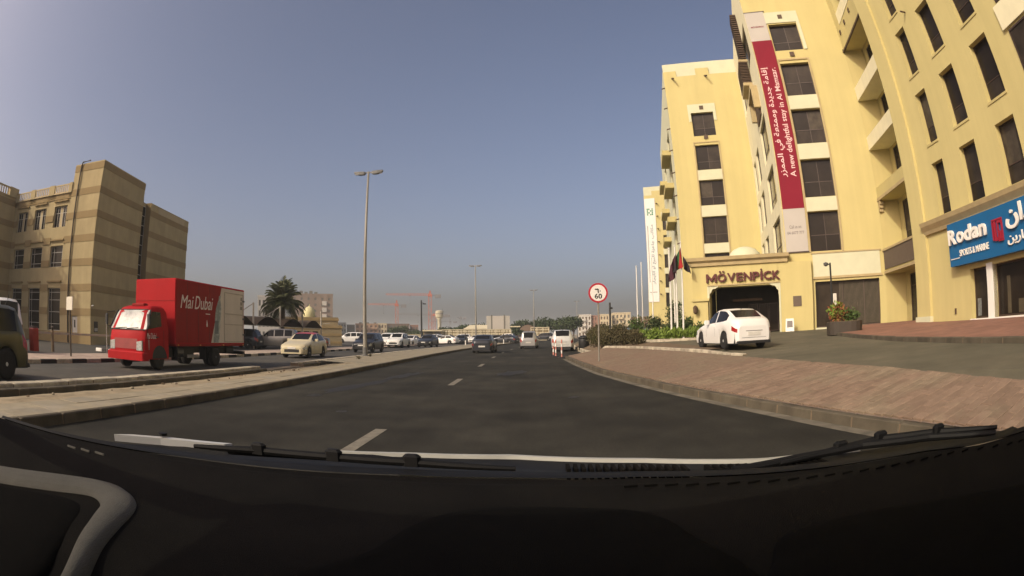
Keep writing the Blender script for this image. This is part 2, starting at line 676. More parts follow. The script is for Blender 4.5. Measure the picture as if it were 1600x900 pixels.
# loose stones in the trench
for k in range(26):
    r = rg.uniform(0.02, 0.07)
    x, y = rg.uniform(-9.4, -8.0), rg.uniform(5, 19)
    mb = MB()
    mb.lathe([(r * 0.7, 0), (r, r * 0.4), (r * 0.6, r * rg.uniform(0.7, 1))], (0, 0, 0), 6)
    o = mb.build('stone', SOIL if k % 2 else CONC)
    o.location = (x, y, lerp(-0.06, 0.135, min(1, (x + 9.9) / 2.15 * 1.35)) - 0.005)
    o.rotation_euler = (rg.uniform(-.3, .3), rg.uniform(-.3, .3), rg.uniform(0, 6))
    tag(o, 'small loose stone lying in the sandy trench of the central reservation', 'stone', 'stones in the reservation trench')


def kerb(name, fx, y0, y1, L, w, h, mats, n_single=70, z=None, gap=0.012, side=1):
    """a kerb bed with its stones as children; stones past n_single are joined"""
    zz = z or (lambda x, y: 0.0)
    bed = MB()
    ys = steps(y0, y1, L)
    for a, b in zip(ys, ys[1:]):
        xa, xb = fx(a), fx(b)
        for (p, q) in (((xa, a), (xb, b)),):
            bed.add([(p[0] + 0.01 * side, p[1], zz(*p) - 0.2), (p[0] + (w - 0.01) * side, p[1], zz(*p) - 0.2), (q[0] + (w - 0.01) * side, q[1], zz(*q) - 0.2), (q[0] + 0.01 * side, q[1], zz(*q) - 0.2),
                     (p[0] + 0.01 * side, p[1], zz(*p) + h - 0.02), (p[0] + (w - 0.01) * side, p[1], zz(*p) + h - 0.02), (q[0] + (w - 0.01) * side, q[1], zz(*q) + h - 0.02), (q[0] + 0.01 * side, q[1], zz(*q) + h - 0.02)],
                    [(4, 5, 6, 7), (0, 1, 5, 4), (1, 2, 6, 5), (2, 3, 7, 6), (3, 0, 4, 7)])
    root = bed.build(name, SOIL, kind='structure')
    rest = MB()
    shared = {}
    for k, (a, b) in enumerate(zip(ys, ys[1:])):
        xa, xb = fx(a), fx(b)
        ln = hypot(xb - xa, b - a)
        ang = atan2(-(xb - xa), b - a)
        m = mats[k % len(mats)]
        za, zb = zz(xa, a), zz(xb, b)
        M = Matrix.Translation((xa, a, za)) @ Matrix.Rotation(ang, 4, 'Z') @ Matrix.Rotation(atan2(zb - za, ln), 4, 'X')
        if k < n_single:
            key = (m.name, round(ln, 2))
            if key not in shared:
                mb = MB()
                x0, x1 = sorted((0, w * side))
                mb.cbox(x0, x1, gap / 2, ln - gap / 2, -0.2, h, 0.018)
                shared[key] = mb.mesh('kerb_stone')
                shared[key].materials.append(m)
            o = link('kerb_stone', shared[key], None, root)
            M = M @ Matrix.Translation((rg.uniform(-.006, .006), 0, rg.uniform(-.008, .004)))
            o.matrix_local = M
        else:
            mb = MB(lambda x, y, z_, M=M: tuple(M @ Vector((x, y, z_))))
            x0, x1 = sorted((0, w * side))
            mb.cbox(x0, x1, gap / 2, ln - gap / 2, -0.2, h, 0.018)
            rest.add(mb.v, mb.f)
    if rest.v:
        rest.build('kerb_stones_beyond', mats[0], root, kind='stuff')
    return root


kerb('kerb_median', lambda y: -6.45 + cx(y), 1, 110, 1.0, 0.15, 0.16, [KERB], 62, side=-1)
kerb('kerb_median_outer', lambda y: -10.5 + cx(y), -4, 19.3, 1.0, 0.42, 0.17, [KERBW], 40)
kerb('kerb_median_step', lambda y: -10.08, -4, 19.3, 1.0, 0.3, 0.09, [KERB], 40)
kerb('kerb_median_outer_far', lambda y: -10.5 + cx(y), 23.2, 110, 1.0, 0.42, 0.17, [KERBW], 40)
kerb('kerb_median_step_far', lambda y: -10.08 + cx(y), 23.2, 25.5, 1.0, 0.3, 0.1, [KERB], 40)
kerb('kerb_pavement', lambda y: -17.05 + cx(y), 4, 120, 1.0, 0.16, 0.16, [KERBK, KERBW], 60)
kerb('kerb_right', lambda y: interp(XK, y), 0, 32.4, 1.0, 0.15, 0.16, [KERB], 60)
kerb('kerb_planting', lambda y: interp(XI, y) + cx(y), 16, 60, 0.8, 0.16, 0.12, [KERBW], 34, z=lambda x, y: zg(x - 0.02, y) - 0.03 * max(0, 19 - y))

# forecourt, approach slope and planting bed
fc = MB()
YF = steps(-8, 44, 1.0) + steps(44, 150, 6)[1:]
XS = [0, 0.06, 0.2, 0.4, 0.6, 0.8, 1.0] + [1 + k * 0.5 for k in range(1, 9)] + [6, 8, 12, 20]
for y in YF:
    k = road_edge(y) + 0.03
    e = max(6.2, k + 2.2)
    for t in XS:
        x = lerp(k, e, t) if t <= 1 else e + (t - 1) * 3.0
        fc.v.append((x, y, zg(x, y) - 0.035 * (1 if t <= 1 else 0.0)))
n = len(XS)
for i in range(len(YF) - 1):
    for j in range(n - 1):
        fc.f.append((i * n + j, i * n + j + 1, (i + 1) * n + j + 1, (i + 1) * n + j))
fc.build('forecourt', DRIVE, kind='structure')
bed = ribbon('planting_bed', lambda y: interp(XI, y) + cx(y) + 0.15, lambda y: max(6.2, interp(XI, y) + 1.6) + cx(y), steps(20, 60, 2), lambda x, y: zg(x, y) + 0.03, SOIL, 3)

# block paving on the approach slope: single pavers near, joined beyond
apron = MB()
for y in steps(1, 32, 1):
    pass
yy = steps(1.0, 32.2, 1.2)
apron_base = ribbon('block_paving', lambda y: road_edge(y) + 0.15, lambda y: min(6.25, interp(XI, y) if y > 16 else 6.25), yy, lambda x, y: zg(x, y) - 0.02, PAVERB, 4)
cells = []
y = 1.0
row = 0
while y < 32.0:
    xa = road_edge(y) + 0.16
    xe = 6.2 if y < 16 else min(6.2, interp(XI, y) - 0.03)
    x = xa - (0.2 if row % 2 else 0)
    while x < xe:
        x0, x1 = max(x, xa), min(x + 0.4, xe)
        if x1 - x0 > 0.07:
            cells.append((x0, x1, y))
        x += 0.4
    y += 0.2
    row += 1


def seen(c):
    xm, ym = (c[0] + c[1]) / 2, c[2] + 0.1
    if ym < 3.2 or atan2(xm, ym) > radians(61):
        return 999
    return hypot(xm, ym)


cells.sort(key=seen)
pshare = {}
rest = MB()
for k, (x0, x1, y0) in enumerate(cells):
    zc = zg((x0 + x1) / 2, y0 + 0.1)
    sl = (zg(x1, y0 + 0.1) - zg(x0, y0 + 0.1)) / (x1 - x0)
    sy_ = (zg((x0 + x1) / 2, y0 + 0.2) - zg((x0 + x1) / 2, y0)) / 0.2
    M = (Matrix.Translation(((x0 + x1) / 2, y0 + 0.1, zc + rg.uniform(-0.004, 0.004)))
         @ Matrix.Rotation(-math.atan(sl) + rg.uniform(-.008, .008), 4, 'Y') @ Matrix.Rotation(math.atan(sy_) + rg.uniform(-.008, .008), 4, 'X'))
    w = round((x1 - x0) / 2 - 0.004, 2)
    if k < 300:
        if w not in pshare:
            pshare[w] = MB().cbox(-w, w, -0.096, 0.096, -0.05, 0.012, 0.007).mesh('paver')
            pshare[w].materials.append(PAVER)
        o = link('paver', pshare[w], None, apron_base)
        o.matrix_local = M
    else:
        mb = MB(lambda x, y_, z_, M=M: tuple(M @ Vector((x, y_, z_))))
        mb.cbox(-w, w, -0.096, 0.096, -0.05, 0.012, 0.007)
        rest.add(mb.v, mb.f)
rest.build('pavers_beyond', PAVER, apron_base, kind='stuff')

# raised pavement in front of the shop
KL = [(9.3, 0), (9.5, 3), (9.7, 6.2), (10.1, 9.0), (10.9, 13.0), (12.3, 17.4), (13.2, 20.6), (15.5, 24.0)]
BL = [(16.4, -2), (17.0, 3), (17.4, 6.2), (17.8, 9.2), (18.4, 13.0), (19.4, 18.4), (20.4, 21.6), (21.6, 26.4)]
sw = MB()
for (a, b), (c, d) in zip(KL, BL):
    for j in range(7):
        x, y = lerp(a + 0.15, c + 3, j / 6), lerp(b, d, j / 6)
        sw.v.append((x, y, zf(x, y) + 0.13))
for i in range(len(KL) - 1):
    for j in range(6):
        sw.f.append((i * 7 + j, i * 7 + j + 1, i * 7 + j + 8, i * 7 + j + 7))
sw.build('shop_pavement', PAVFAR, kind='structure')
kerb('kerb_shop', lambda y: interp([(b, a) for a, b in KL], y), 0, 24, 0.9, 0.15, 0.14, [KERB], 40, z=lambda x, y: zf(x, y))

# ------------------------------------------------------------------ hotel
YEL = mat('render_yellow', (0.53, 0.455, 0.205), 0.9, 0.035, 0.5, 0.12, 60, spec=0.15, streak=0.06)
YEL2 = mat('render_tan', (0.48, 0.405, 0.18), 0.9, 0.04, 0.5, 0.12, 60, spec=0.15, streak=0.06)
CREAM = mat('render_cream', (0.565, 0.56, 0.395), 0.9, 0.05, 1.2, 0.1, 60, spec=0.15)
CREAM_SUN = mat('render_cream_sunlit', (0.74, 0.69, 0.47), 0.9, 0.05, 1.2, 0.1, 60, spec=0.15, streak=0.06)  # the cream again, lightened to paint stronger sunlight onto road-facing faces
TRIM = mat('stone_trim', (0.42, 0.335, 0.18), 0.85, 0.1, 2.0, 0.2, 60, spec=0.2)
GLASS = mat('dark_glass', (0.020, 0.015, 0.011), 0.08, 0.3, 0.6, spec=0.16)
CURT = mat('glass_with_curtain', (0.085, 0.07, 0.045), 0.15, 0.25, 1.5, spec=0.2)
GLASS2 = mat('dark_glass_blind', (0.034, 0.026, 0.019), 0.12, 0.4, 1.2, spec=0.16)
CURT2 = mat('glass_drawn_curtain', (0.062, 0.050, 0.036), 0.2, 0.35, 2.0, spec=0.15, streak=0.15)
BROWN = mat('brown_frame', (0.050, 0.030, 0.022), 0.5, 0.1, 5)
WOOD = mat('dark_wood', (0.085, 0.052, 0.03), 0.7, 0.25, 8, 0.3, 40)
WOODP = mat('brown_panel', (0.115, 0.085, 0.062), 0.65, 0.1, 5, 0.2, 40)
RED = mat('banner_red', (0.205, 0.013, 0.029), 0.85, 0.05, 1.0, spec=0.2)
BGREY = mat('banner_grey', (0.45, 0.42, 0.38), 0.75, 0.04, 1.0, spec=0.2)
SIGNRED = mat('letters_red', (0.085, 0.010, 0.008), 0.5, 0.1, 4)
WHITE = mat('white_plain', (0.78, 0.76, 0.70), 0.6, 0.03, 2)
PINKW = mat('banner_lettering', (0.72, 0.52, 0.50), 0.75, 0.03, 2)
BLUE = mat('sign_blue', (0.008, 0.105, 0.26), 0.45, 0.05, 1.5)
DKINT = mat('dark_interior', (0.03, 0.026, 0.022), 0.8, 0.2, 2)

S1 = Frame((15.48, 30.0), (0.8636, -0.5042))
SIDE = Frame((20.75, 45.33), (-0.325, -0.9457))
RC = Frame((21.41, 26.54), (-0.2892, -0.9573))
RW = Frame((18.84, 19.92), (-0.1392, -0.9903))
PO = Frame((9.57, 32.52), (0.8927, -0.4507))
LW = Frame((13.81, 48.47), (0.9108, -0.4128))
L2 = Frame((21.3, 97.7), (0.9146, -0.4043))
hotel = thing('hotel_building', 'long yellow hotel with stepped wings, white window panels and arched porch', 'building', (19, 34, 0.9), world=True)
ROOF = 27.2


def window(F, h, parent, out=-0.2, cols=(0.5,), rows=(0.4,), fr=0.06, mf=None, mg=None, bar_out=0.03):
    """window: the frame is the part, its panes are sub-parts"""
    a, b, c, d = h
    mf, mg = mf or BROWN, mg or GLASS
    S = [a + fr] + [lerp(a, b, t) for t in cols] + [b - fr]
    Z = [c + fr] + [lerp(c, d, t) for t in rows] + [d - fr]
    fm = MB(F)
    o0, o1 = out - 0.01, out + 0.04
    fm.box(a, a + fr, o0, o1, c, d).box(b - fr, b, o0, o1, c, d).box(a + fr, b - fr, o0, o1, c, c + fr).box(a + fr, b - fr, o0, o1, d - fr, d)
    g = fr * 0.4
    for s_ in S[1:-1]:
        fm.box(s_ - g, s_ + g, o0, o1 - 0.012, c + fr, d - fr)
    for z_ in Z[1:-1]:
        fm.box(a + fr, b - fr, o0, o1 - 0.015, z_ - g, z_ + g)
    f = fm.build('window', mf, parent)
    tall = mg is GLASS and parent is hotel
    blind = random.random()
    for s0, s1 in zip(S, S[1:]):
        for z0, z1 in zip(Z, Z[1:]):
            o = MB(F).quad((s0 - g, out + random.uniform(0, .004), z0 - g), (s1 + g, out + random.uniform(0, .004), z0 - g), (s1 + g, out + random.uniform(0, .004), z1 + g), (s0 - g, out + random.uniform(0, .004), z1 + g)).build('pane', mg if not tall or random.random() < 0.45 else (GLASS2 if blind < .6 or z0 < c + .3 else CURT2), f)
    return f


FL = [(5.65, 8.05), (8.95, 11.35), (12.4, 14.75), (15.75, 18.18)]      # window rows, one storey apart
# --- wing with the red banner
holes = [(1.72, 3.85, a, b) for a, b in FL] + [(1.62, 3.8, 19.2, 21.4), (1.85, 6.4, 1.15, 3.85)]
MB(S1).wall(0, 6.87, 0.5, ROOF, holes, 0.35).build('wall', YEL, hotel)
wf = MB(S1)       # slim framed recess line round the window stack
wf.box(1.6, 1.7, 0, 0.05, 5.6, 18.4).box(3.87, 3.99, 0, 0.07, 5.6, 18.4).box(1.6, 3.99, 0, 0.07, 18.4, 18.52)
wf.build_each('window_surround', TRIM, hotel)
for a, b in FL:
    window(S1, (1.72, 3.85, a, b), hotel, -0.32, (0.52,), (0.42,))
window(S1, (1.62, 3.8, 19.2, 21.4), hotel, -0.32, (0.52,), (0.35,))
for (a, b), (c, d) in zip(FL, FL[1:]):
    MB(S1).box(1.7, 3.87, -0.25, 0.04, b + 0.03, c - 0.02).build_each('white_panel', CREAM, hotel)
tp = MB(S1)
tp.box(1.5, 4.1, 0, 0.06, 21.5, 22.45).box(3.84, 4.1, 0, 0.06, 19.2, 21.5)
tp.build_each('white_panel', CREAM, hotel)
for s_, z_ in ((2.7, 22.0), (2.8, 18.85)):
    MB(S1).box(s_ - .17, s_ + .17, 0.055, 0.09, z_ - .17, z_ + .17).build('vent_hole', WOOD, hotel)
MB(S1).box(1.78, 6.55, 0, 0.05, 4.14, 5.5).build_each('white_panel', CREAM, hotel)
MB(S1).box(1.7, 6.65, 0, 0.09, 5.5, 5.58).box(1.7, 6.65, 0, 0.09, 4.0, 4.14).build_each('moulding', TRIM, hotel)
window(S1, (1.85, 6.4, 1.15, 3.85), hotel, -0.3, (0.42, 0.75), (), 0.07, BROWN, GLASS)
cu = MB(S1)
for k in range(34):      # curtain folds behind the right-hand glass
    s_ = 3.5 + k * 0.085
    cu.box(s_, s_ + 0.045, -0.297, -0.29 + 0.004 * (k % 3), 1.25, 3.75)
cu.build('curtain', mat('curtain', (0.10, 0.085, 0.06), 0.9, 0.15, 4), hotel)
MB(S1).box(1.8, 6.5, -0.05, 0.08, 1.0, 1.15).build('sill', CREAM, hotel)

# --- recess with balconies
dL = Vector((22.5 - 21.41, 25.6 - 26.54)) if False else None
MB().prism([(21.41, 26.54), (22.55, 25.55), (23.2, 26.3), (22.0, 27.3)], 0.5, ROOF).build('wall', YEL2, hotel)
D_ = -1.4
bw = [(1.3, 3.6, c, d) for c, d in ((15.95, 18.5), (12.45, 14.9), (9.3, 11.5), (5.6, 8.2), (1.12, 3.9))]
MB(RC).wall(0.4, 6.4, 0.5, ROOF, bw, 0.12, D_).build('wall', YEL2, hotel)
for h in bw[:-1]:
    window(RC, h, hotel, D_ - 0.1, (0.5,), (0.3,))
window(RC, bw[-1], hotel, D_ - 0.1, (0.35, 0.7), (0.75,))
for c, d in ((15.06, 15.99), (11.68, 12.52)):
    bal = MB(RC)
    bal.box(0.05, 5.95, -0.14, 0.02, c, d)
    bal.box(0.05, 5.95, D_ + 0.01, -0.14, c, c + 0.16)
    bal.build('balcony', CREAM_SUN, hotel)
MB(RC).box(-0.1, 6.2, D_ + 0.01, 0.0, 18.85, 19.6).box(-0.1, 6.2, D_ + 0.01, 0.0, 8.45, 9.25).box(0, 6.1, D_ + 0.01, 0, 4.05, 5.4).build_each('wall', YEL, hotel)
MB(RC).wall(-0.05, 6.2, 19.6, ROOF, [(1.0, 4.8, 21.2, 23.4)], 1.2).build('wall', YEL, hotel)
MB(RC).box(1.0, 4.8, -0.14, 0.03, 20.5, 21.4).build('balcony', CREAM_SUN, hotel)
MB(RC).box(1.02, 4.78, -1.19, -1.1, 21.4, 23.38).build('window_band', GLASS, hotel)
MB(RC).box(-0.15, 6.15, -0.02, 0.1, 18.72, 18.85).box(-0.1, 0.02, -0.02, 0.08, 18.85, 19.0).build_each('moulding', WOOD, hotel)
MB(RC).box(0.1, 6.0, 0.002, 0.05, 4.3, 5.38).build('brown_panel', WOODP, hotel)
MB(RC).box(-0.05, 6.15, -0.02, 0.1, 5.38, 5.5).box(-0.05, 6.15, -0.02, 0.08, 4.05, 4.2).box(-0.05, 6.15, -0.02, 0.06, 8.42, 8.6).build_each('moulding', TRIM, hotel)
for s_ in (0.08, 5.6):
    br = MB(RC)
    for k in range(3):
        br.box(s_ + 0.0, s_ + 0.36 - 0.1 * k, -0.3, 0.03, 8.42 - 0.22 * (k + 1), 8.42 - 0.22 * k)
    br.build('bracket', TRIM, hotel)
for s_ in (0.5, 2.0, 3.6):
    MB(RC).box(s_, s_ + 0.26, 0.0, 0.06, 19.9, 20.2).build('vent_hole', WOOD, hotel)
for s_, z_ in ((5.7, 15.0), (5.7, 11.0)):
    pass

# --- shop wing
wh = []
for a, b in ((2.5, 3.6), (5.25, 6.62), (8.42, 9.92)):
    for c, d in ((5.72, 8.1), (9.0, 11.52), (12.45, 14.93), (15.85, 18.3), (19.2, 21.6)):
        wh.append((a, b, c, d))
shop = [(4.65, 6.05, 1.1, 3.12), (6.5, 10.4, 1.1, 3.12), (10.9, 14.8, 1.1, 3.12)]
MB(RW).wall(0, 16.5, 0.5, ROOF, wh + shop, 0.4).build('wall', YEL, hotel)
for h in wh:
    window(RW, h, hotel, -0.36, (), (0.34,), 0.05)
    MB(RW).box(h[0] - 0.05, h[1] + 0.05, 0.0, 0.04, h[2] - 0.1, h[2]).build('sill', YEL2, hotel)
window(RW, shop[0], hotel, -0.35, (), (), 0.07)
window(RW, shop[1], hotel, -0.35, (0.6,), (), 0.07)
window(RW, shop[2], hotel, -0.35, (0.5,), (), 0.07)
MB(RW).box(6.05, 6.5, -0.3, 0.06, 1.0, 3.2).build('column', WHITE, hotel)
MB(RW).box(4.6, 15, -0.1, 0.1, 0.85, 1.1).build('sill', WHITE, hotel)
MB(RW).box(-0.35, 1.0, -0.9, 0.16, 0.5, ROOF).build('pilaster', YEL, hotel)
MB(RW).box(-0.42, 1.07, -0.3, 0.24, 0.5, 1.35).build('pilaster_base', CREAM, hotel)
co = MB(RW)
co.loft([[(0.92, 0.0, 5.05), (16.4, 0.0, 5.05), (16.4, 0.14, 5.05), (0.92, 0.14, 5.05)], [(0.9, 0.0, 5.2), (16.4, 0.0, 5.2), (16.4, 0.2, 5.2), (0.9, 0.2, 5.2)],
         [(0.86, 0.0, 5.42), (16.4, 0, 5.42), (16.4, 0.36, 5.42), (0.86, 0.36, 5.42)], [(0.84, 0.0, 5.6), (16.4, 0, 5.6), (16.4, 0.42, 5.6), (0.84, 0.42, 5.6)]], True, True)
co.build('cornice', TRIM, hotel)
MB(RW).box(11.3, 14.5, 0, 0.12, 10.9, 11.9).build_each('white_panel', CREAM_SUN, hotel)
for c, d in ((8.4, 10.8), (12.0, 14.9), (5.7, 7.6)):
    window(RW, (11.6, 14.2, c, d), hotel, 0.01, (0.5,), (0.4,), 0.07)
for s_, z_ in ((4.35, 15.35), (7.4, 18.7)):
    MB(RW).tube([RW(0, 0, 0)] and [(s_, 0, z_), (s_, 0.35, z_ - 0.03)], 0.05, 8).build('spout', WOOD, hotel)
MB(RW).box(3.2, 3.32, 0, 0.05, 1.35, 1.6).build('socket_box', WOOD, hotel)
# goods behind the shop glass
for a, b, c, m_ in ((4.8, 5.1, 1.9, WHITE), (8.0, 8.6, 1.7, CURT), (7.2, 7.45, 2.6, CURT), (9.3, 9.55, 2.1, WHITE)):
    MB(RW).box(a, b, -0.349, -0.335, 1.2, c).build('window_decal', CURT if m_ is CURT else mat('shop_display', (0.16, 0.17, 0.17), 0.4, 0.4, 6), hotel)

# --- side wall facing the road, between the two wings
sh = [(10.1, 14.4, 12.75, 15.45), (10.1, 14.5, 9.25, 11.8), (10.4, 14.8, 5.9, 8.3), (4.4, 6.9, 12.75, 15.45), (4.4, 6.9, 9.3, 11.9), (4.4, 6.9, 5.9, 8.3),
      (1.0, 3.0, 12.75, 15.45), (1.0, 3.0, 9.3, 11.9), (1.0, 3.0, 5.9, 8.3), (8.2, 14.2, 20.2, 23.0), (1.0, 5.5, 20.2, 23.0)]
MB(SIDE).wall(0, 16.21, 0.5, ROOF, sh, 0.25).build('wall', CREAM_SUN, hotel)
for h in sh:
    window(SIDE, h, hotel, -0.2, (0.5,), (0.3,), 0.08, BROWN, CURT)
bay = MB(SIDE)
bay.box(8.6, 11.4, 0, 0.75, 18.9, 19.15).box(8.6, 11.4, 0, 0.75, 21.0, 21.2)
bay.build_each('bay_frame', TRIM, hotel)
for k in range(13):
    z_ = 19.2 + k * 0.14
    MB(SIDE).box(8.6, 11.4, 0.05, 0.78, z_, z_ + 0.06).build('louvre_slat', WOOD, hotel)
for k in range(22):
    z_ = 21.3 + k * 0.21
    MB(SIDE).box(9.2, 11.0, 0.0, 0.5, z_, z_ + 0.09).build('louvre_slat', WOOD, hotel)
bk = MB(SIDE)
bk.box(10.2, 13.6, 0, 0.55, 17.6, 17.9).box(13.3, 13.6, 0, 0.5, 16.2, 17.6).box(10.2, 10.5, 0, 0.5, 16.2, 17.6)
bk.build('bracket', TRIM, hotel)
MB(SIDE).box(10.5, 13.3, 0.0, 0.1, 15.8, 17.6).build('wood_screen', WOOD, hotel)

# --- next wing
lh = [(2.2, 4.52, a, b) for a, b in FL] + [(2.22, 4.45, 19.1, 21.5)]
MB(LW).wall(0, 7.71, 0.5, 25.65, lh, 0.35).build('wall', YEL, hotel)
for h in lh:
    window(LW, h, hotel, -0.32, (0.5,), (0.35,))
for (a, b), (c, d) in zip(FL, FL[1:]):
    MB(LW).box(2.18, 4.55, -0.25, 0.04, b + 0.03, c - 0.02).build_each('white_panel', CREAM, hotel)
MB(LW).box(1.95, 4.75, 0, 0.06, 21.5, 22.4).box(1.95, 2.22, 0, 0.06, 20.6, 21.5).box(4.45, 4.75, 0, 0.06, 20.6, 21.5).build_each('white_panel', CREAM, hotel)
MB(LW).box(2.05, 2.17, 0, 0.06, 5, 18.4).box(4.56, 4.68, 0, 0.06, 5, 18.4).box(2.05, 4.68, 0, 0.06, 18.4, 18.5).build_each('window_surround', TRIM, hotel)
for s_, z_ in ((3.35, 22.0), (3.4, 18.95)):
    MB(LW).box(s_ - .2, s_ + .2, 0.05, 0.09, z_ - .2, z_ + .2).build('vent_hole', WOOD, hotel)
MB(LW).box(0.0, 7.71, -0.6, -0.1, 25.5, ROOF).build('parapet', CREAM, hotel)
MB(LW).box(0, 1.33, -0.5, 0.0, 25.65, 26.3).box(3.34, 4.73, -0.5, 0, 25.65, 26.4).build_each('merlon', YEL, hotel)
for s_ in (0.85, 4.25):
    MB(LW).tube([(s_, -0.05, 25.5), (s_ + 0.25, 0.8, 25.1)], 0.09, 8).build('spout', WOOD, hotel)
# set-back side wall and the far wing
SIDE2 = Frame((19.6, 76.0), (-0.2055, -0.9786))
MB(SIDE2).wall(0, 28.1, 0.5, ROOF - 0.6, [(20, 24, 19.2, 21.5), (20, 24, 15.8, 18.2), (20, 24, 12.4, 14.7), (20, 24, 9, 11.3), (8, 12, 19.2, 21.5), (8, 12, 15.8, 18.2), (8, 12, 12.4, 14.7)], 0.3).build('wall', CREAM, hotel)
for a in (20, 8):
    for c, d in ((19.2, 21.5), (15.8, 18.2), (12.4, 14.7)):
        window(SIDE2, (a, a + 4, c, d), hotel, -0.25, (0.5,), (), 0.1, BROWN, CURT)
for a in (24.5, 12.5):
    for z_ in (15.2, 18.6, 11.8):
        MB(SIDE2).box(a - 5, a, 0, 0.9, z_, z_ + 0.5).build('balcony', YEL2, hotel)
for k in range(9):
    MB(LW).tube([(0.05, -0.2, 24.6 - k * 2.2), (-0.4, -0.2, 24.5 - k * 2.2)], 0.06, 6).build('spout', WOOD, hotel)
l2h = [(3.2, 4.45, a, b) for a, b in FL] + [(3.2, 4.45, 19.1, 21.4)]
MB(L2).wall(0, 9, 0.5, 25.6, l2h, 0.35).build('wall', YEL, hotel)
for h in l2h:
    window(L2, h, hotel, -0.3, (), (), 0.1)
for (a, b), (c, d) in zip(FL, FL[1:]):
    MB(L2).box(3.1, 4.55, -0.2, 0.04, b + 0.05, c - 0.05).build_each('white_panel', CREAM, hotel)
MB(L2).box(3.0, 4.65, 0, 0.06, 21.4, 22.3).build_each('white_panel', CREAM, hotel)
MB(L2).box(0, 9, -0.6, -0.1, 25.4, ROOF).build('parapet', CREAM, hotel)
MB(L2).box(1.5, 4.2, -0.5, 0, 25.6, 26.4).build_each('merlon', YEL, hotel)
for k in range(8):
    MB(L2).tube([(2.2, 0, 24 - k * 2.3), (2.5, 0.55, 23.9 - k * 2.3)], 0.09, 6).build('spout', WOOD, hotel)

# --- solid cores behind the facades
core = MB()
def P2(F, s_, o):
    p = F(s_, o, 0)
    return (p[0], p[1])
core.prism([P2(S1, 0.35, -0.5), P2(S1, 6.6, -0.55), (24.5, 28), (30, 40), (28, 52), P2(SIDE, 0.3, -0.6)], 0.4, ROOF - 0.3)
core.prism([P2(RC, 0.3, D_ - 0.3), P2(RC, 6.4, D_ - 0.3), (30, 20), (32, 34), (24.5, 28)], 0.4, ROOF - 0.31)
core.prism([P2(RW, 0.1, -0.55), P2(RW, 16.4, -0.55), (30, 3), (30, 20), P2(RC, 6.4, D_ - 0.35)], 0.4, ROOF - 0.32)
core.prism([P2(LW, 0.3, -0.6), P2(LW, 7.7, -0.6), (28, 52), (34, 70), P2(SIDE2, 0, -0.5)], 0.4, ROOF - 0.7)
core.prism([P2(L2, 0.2, -0.7), P2(L2, 9, -0.7), (38, 110), (28, 118)], 0.4, ROOF - 0.3)
core.build_each('roof_and_core', YEL2, hotel)

# --- porch with lobed arch
pa, pb = 1.35, 5.8
arch = []
NA = 10
for k in range(NA + 1):        # lobed corner, left
    t = k / NA * pi / 2
    r = 0.56 + 0.05 * abs(sin(t * 5))
    arch.append((pa + 0.58 - r * cos(t) + 0.0, 3.24 + r * sin(t)))
right = [(pa + pb - x, z) for x, z in reversed(arch)]
outline = [(pa, 0.5)] + arch + right + [(pb, 0.5)]
TOPZ, PL, PR = 5.1, 0.3, 8.04
pf = MB(PO)
for o_ in (0.0,):
    pts = outline
    for (s0, z0), (s1, z1) in zip(pts[1:-1], pts[2:-1]):
        if abs(s1 - s0) > 1e-6:
            pf.quad((s0, o_, z0), (s1, o_, z1), (s1, o_, TOPZ), (s0, o_, TOPZ))
    pf.quad((PL, o_, 0.5), (pa, o_, 0.5), (pa, o_, TOPZ), (PL, o_, TOPZ))
    pf.quad((pb, o_, 0.5), (PR, o_, 0.5), (PR, o_, TOPZ), (pb, o_, TOPZ))
    pf.quad((pa, o_, 3.24), (arch[0][0], o_, 3.24), (arch[0][0], o_, TOPZ), (pa, o_, TOPZ))
    pf.quad((right[-1][0], o_, 3.24), (pb, o_, 3.24), (pb, o_, TOPZ), (right[-1][0], o_, TOPZ))
for (s0, z0), (s1, z1) in zip(outline, outline[1:]):
    pf.quad((s0, 0, z0), (s0, -1.0, z0), (s1, -1.0, z1), (s1, 0, z1))
pf.quad((PL, 0, 0.5), (PL, 0, TOPZ), (PL, -3.5, TOPZ), (PL, -3.5, 0.5))
pf.quad((PL, 0, TOPZ), (PR, 0, TOPZ), (PR, -3.4, TOPZ), (PL, -3.4, TOPZ))
pf.build('porch_wall', YEL, hotel)
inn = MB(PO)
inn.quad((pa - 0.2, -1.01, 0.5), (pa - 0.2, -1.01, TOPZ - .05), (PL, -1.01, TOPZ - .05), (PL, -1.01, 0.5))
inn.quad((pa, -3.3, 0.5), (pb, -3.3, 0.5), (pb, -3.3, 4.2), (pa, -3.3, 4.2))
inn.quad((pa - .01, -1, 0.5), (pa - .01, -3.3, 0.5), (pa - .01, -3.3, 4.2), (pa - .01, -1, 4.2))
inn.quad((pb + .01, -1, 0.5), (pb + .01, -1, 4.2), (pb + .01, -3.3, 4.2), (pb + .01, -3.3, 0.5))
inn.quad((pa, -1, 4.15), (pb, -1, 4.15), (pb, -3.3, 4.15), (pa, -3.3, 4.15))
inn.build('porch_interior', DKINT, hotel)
for k in range(3):
    window(PO, (3.6 + k * 0.72, 4.26 + k * 0.72, 1.12, 2.9), hotel, -3.2, (), (), 0.05)
MB(PO).box(2.6, 4.6, -2.4, -2.3, 3.05, 3.2).build('porch_lamp_rail', WOOD, hotel)
ar = MB(PO)
ar.box(pa - 0.1, pb + 0.1, 0.0, 0.06, 3.92, 4.0)
ar.build_each('moulding', TRIM, hotel)
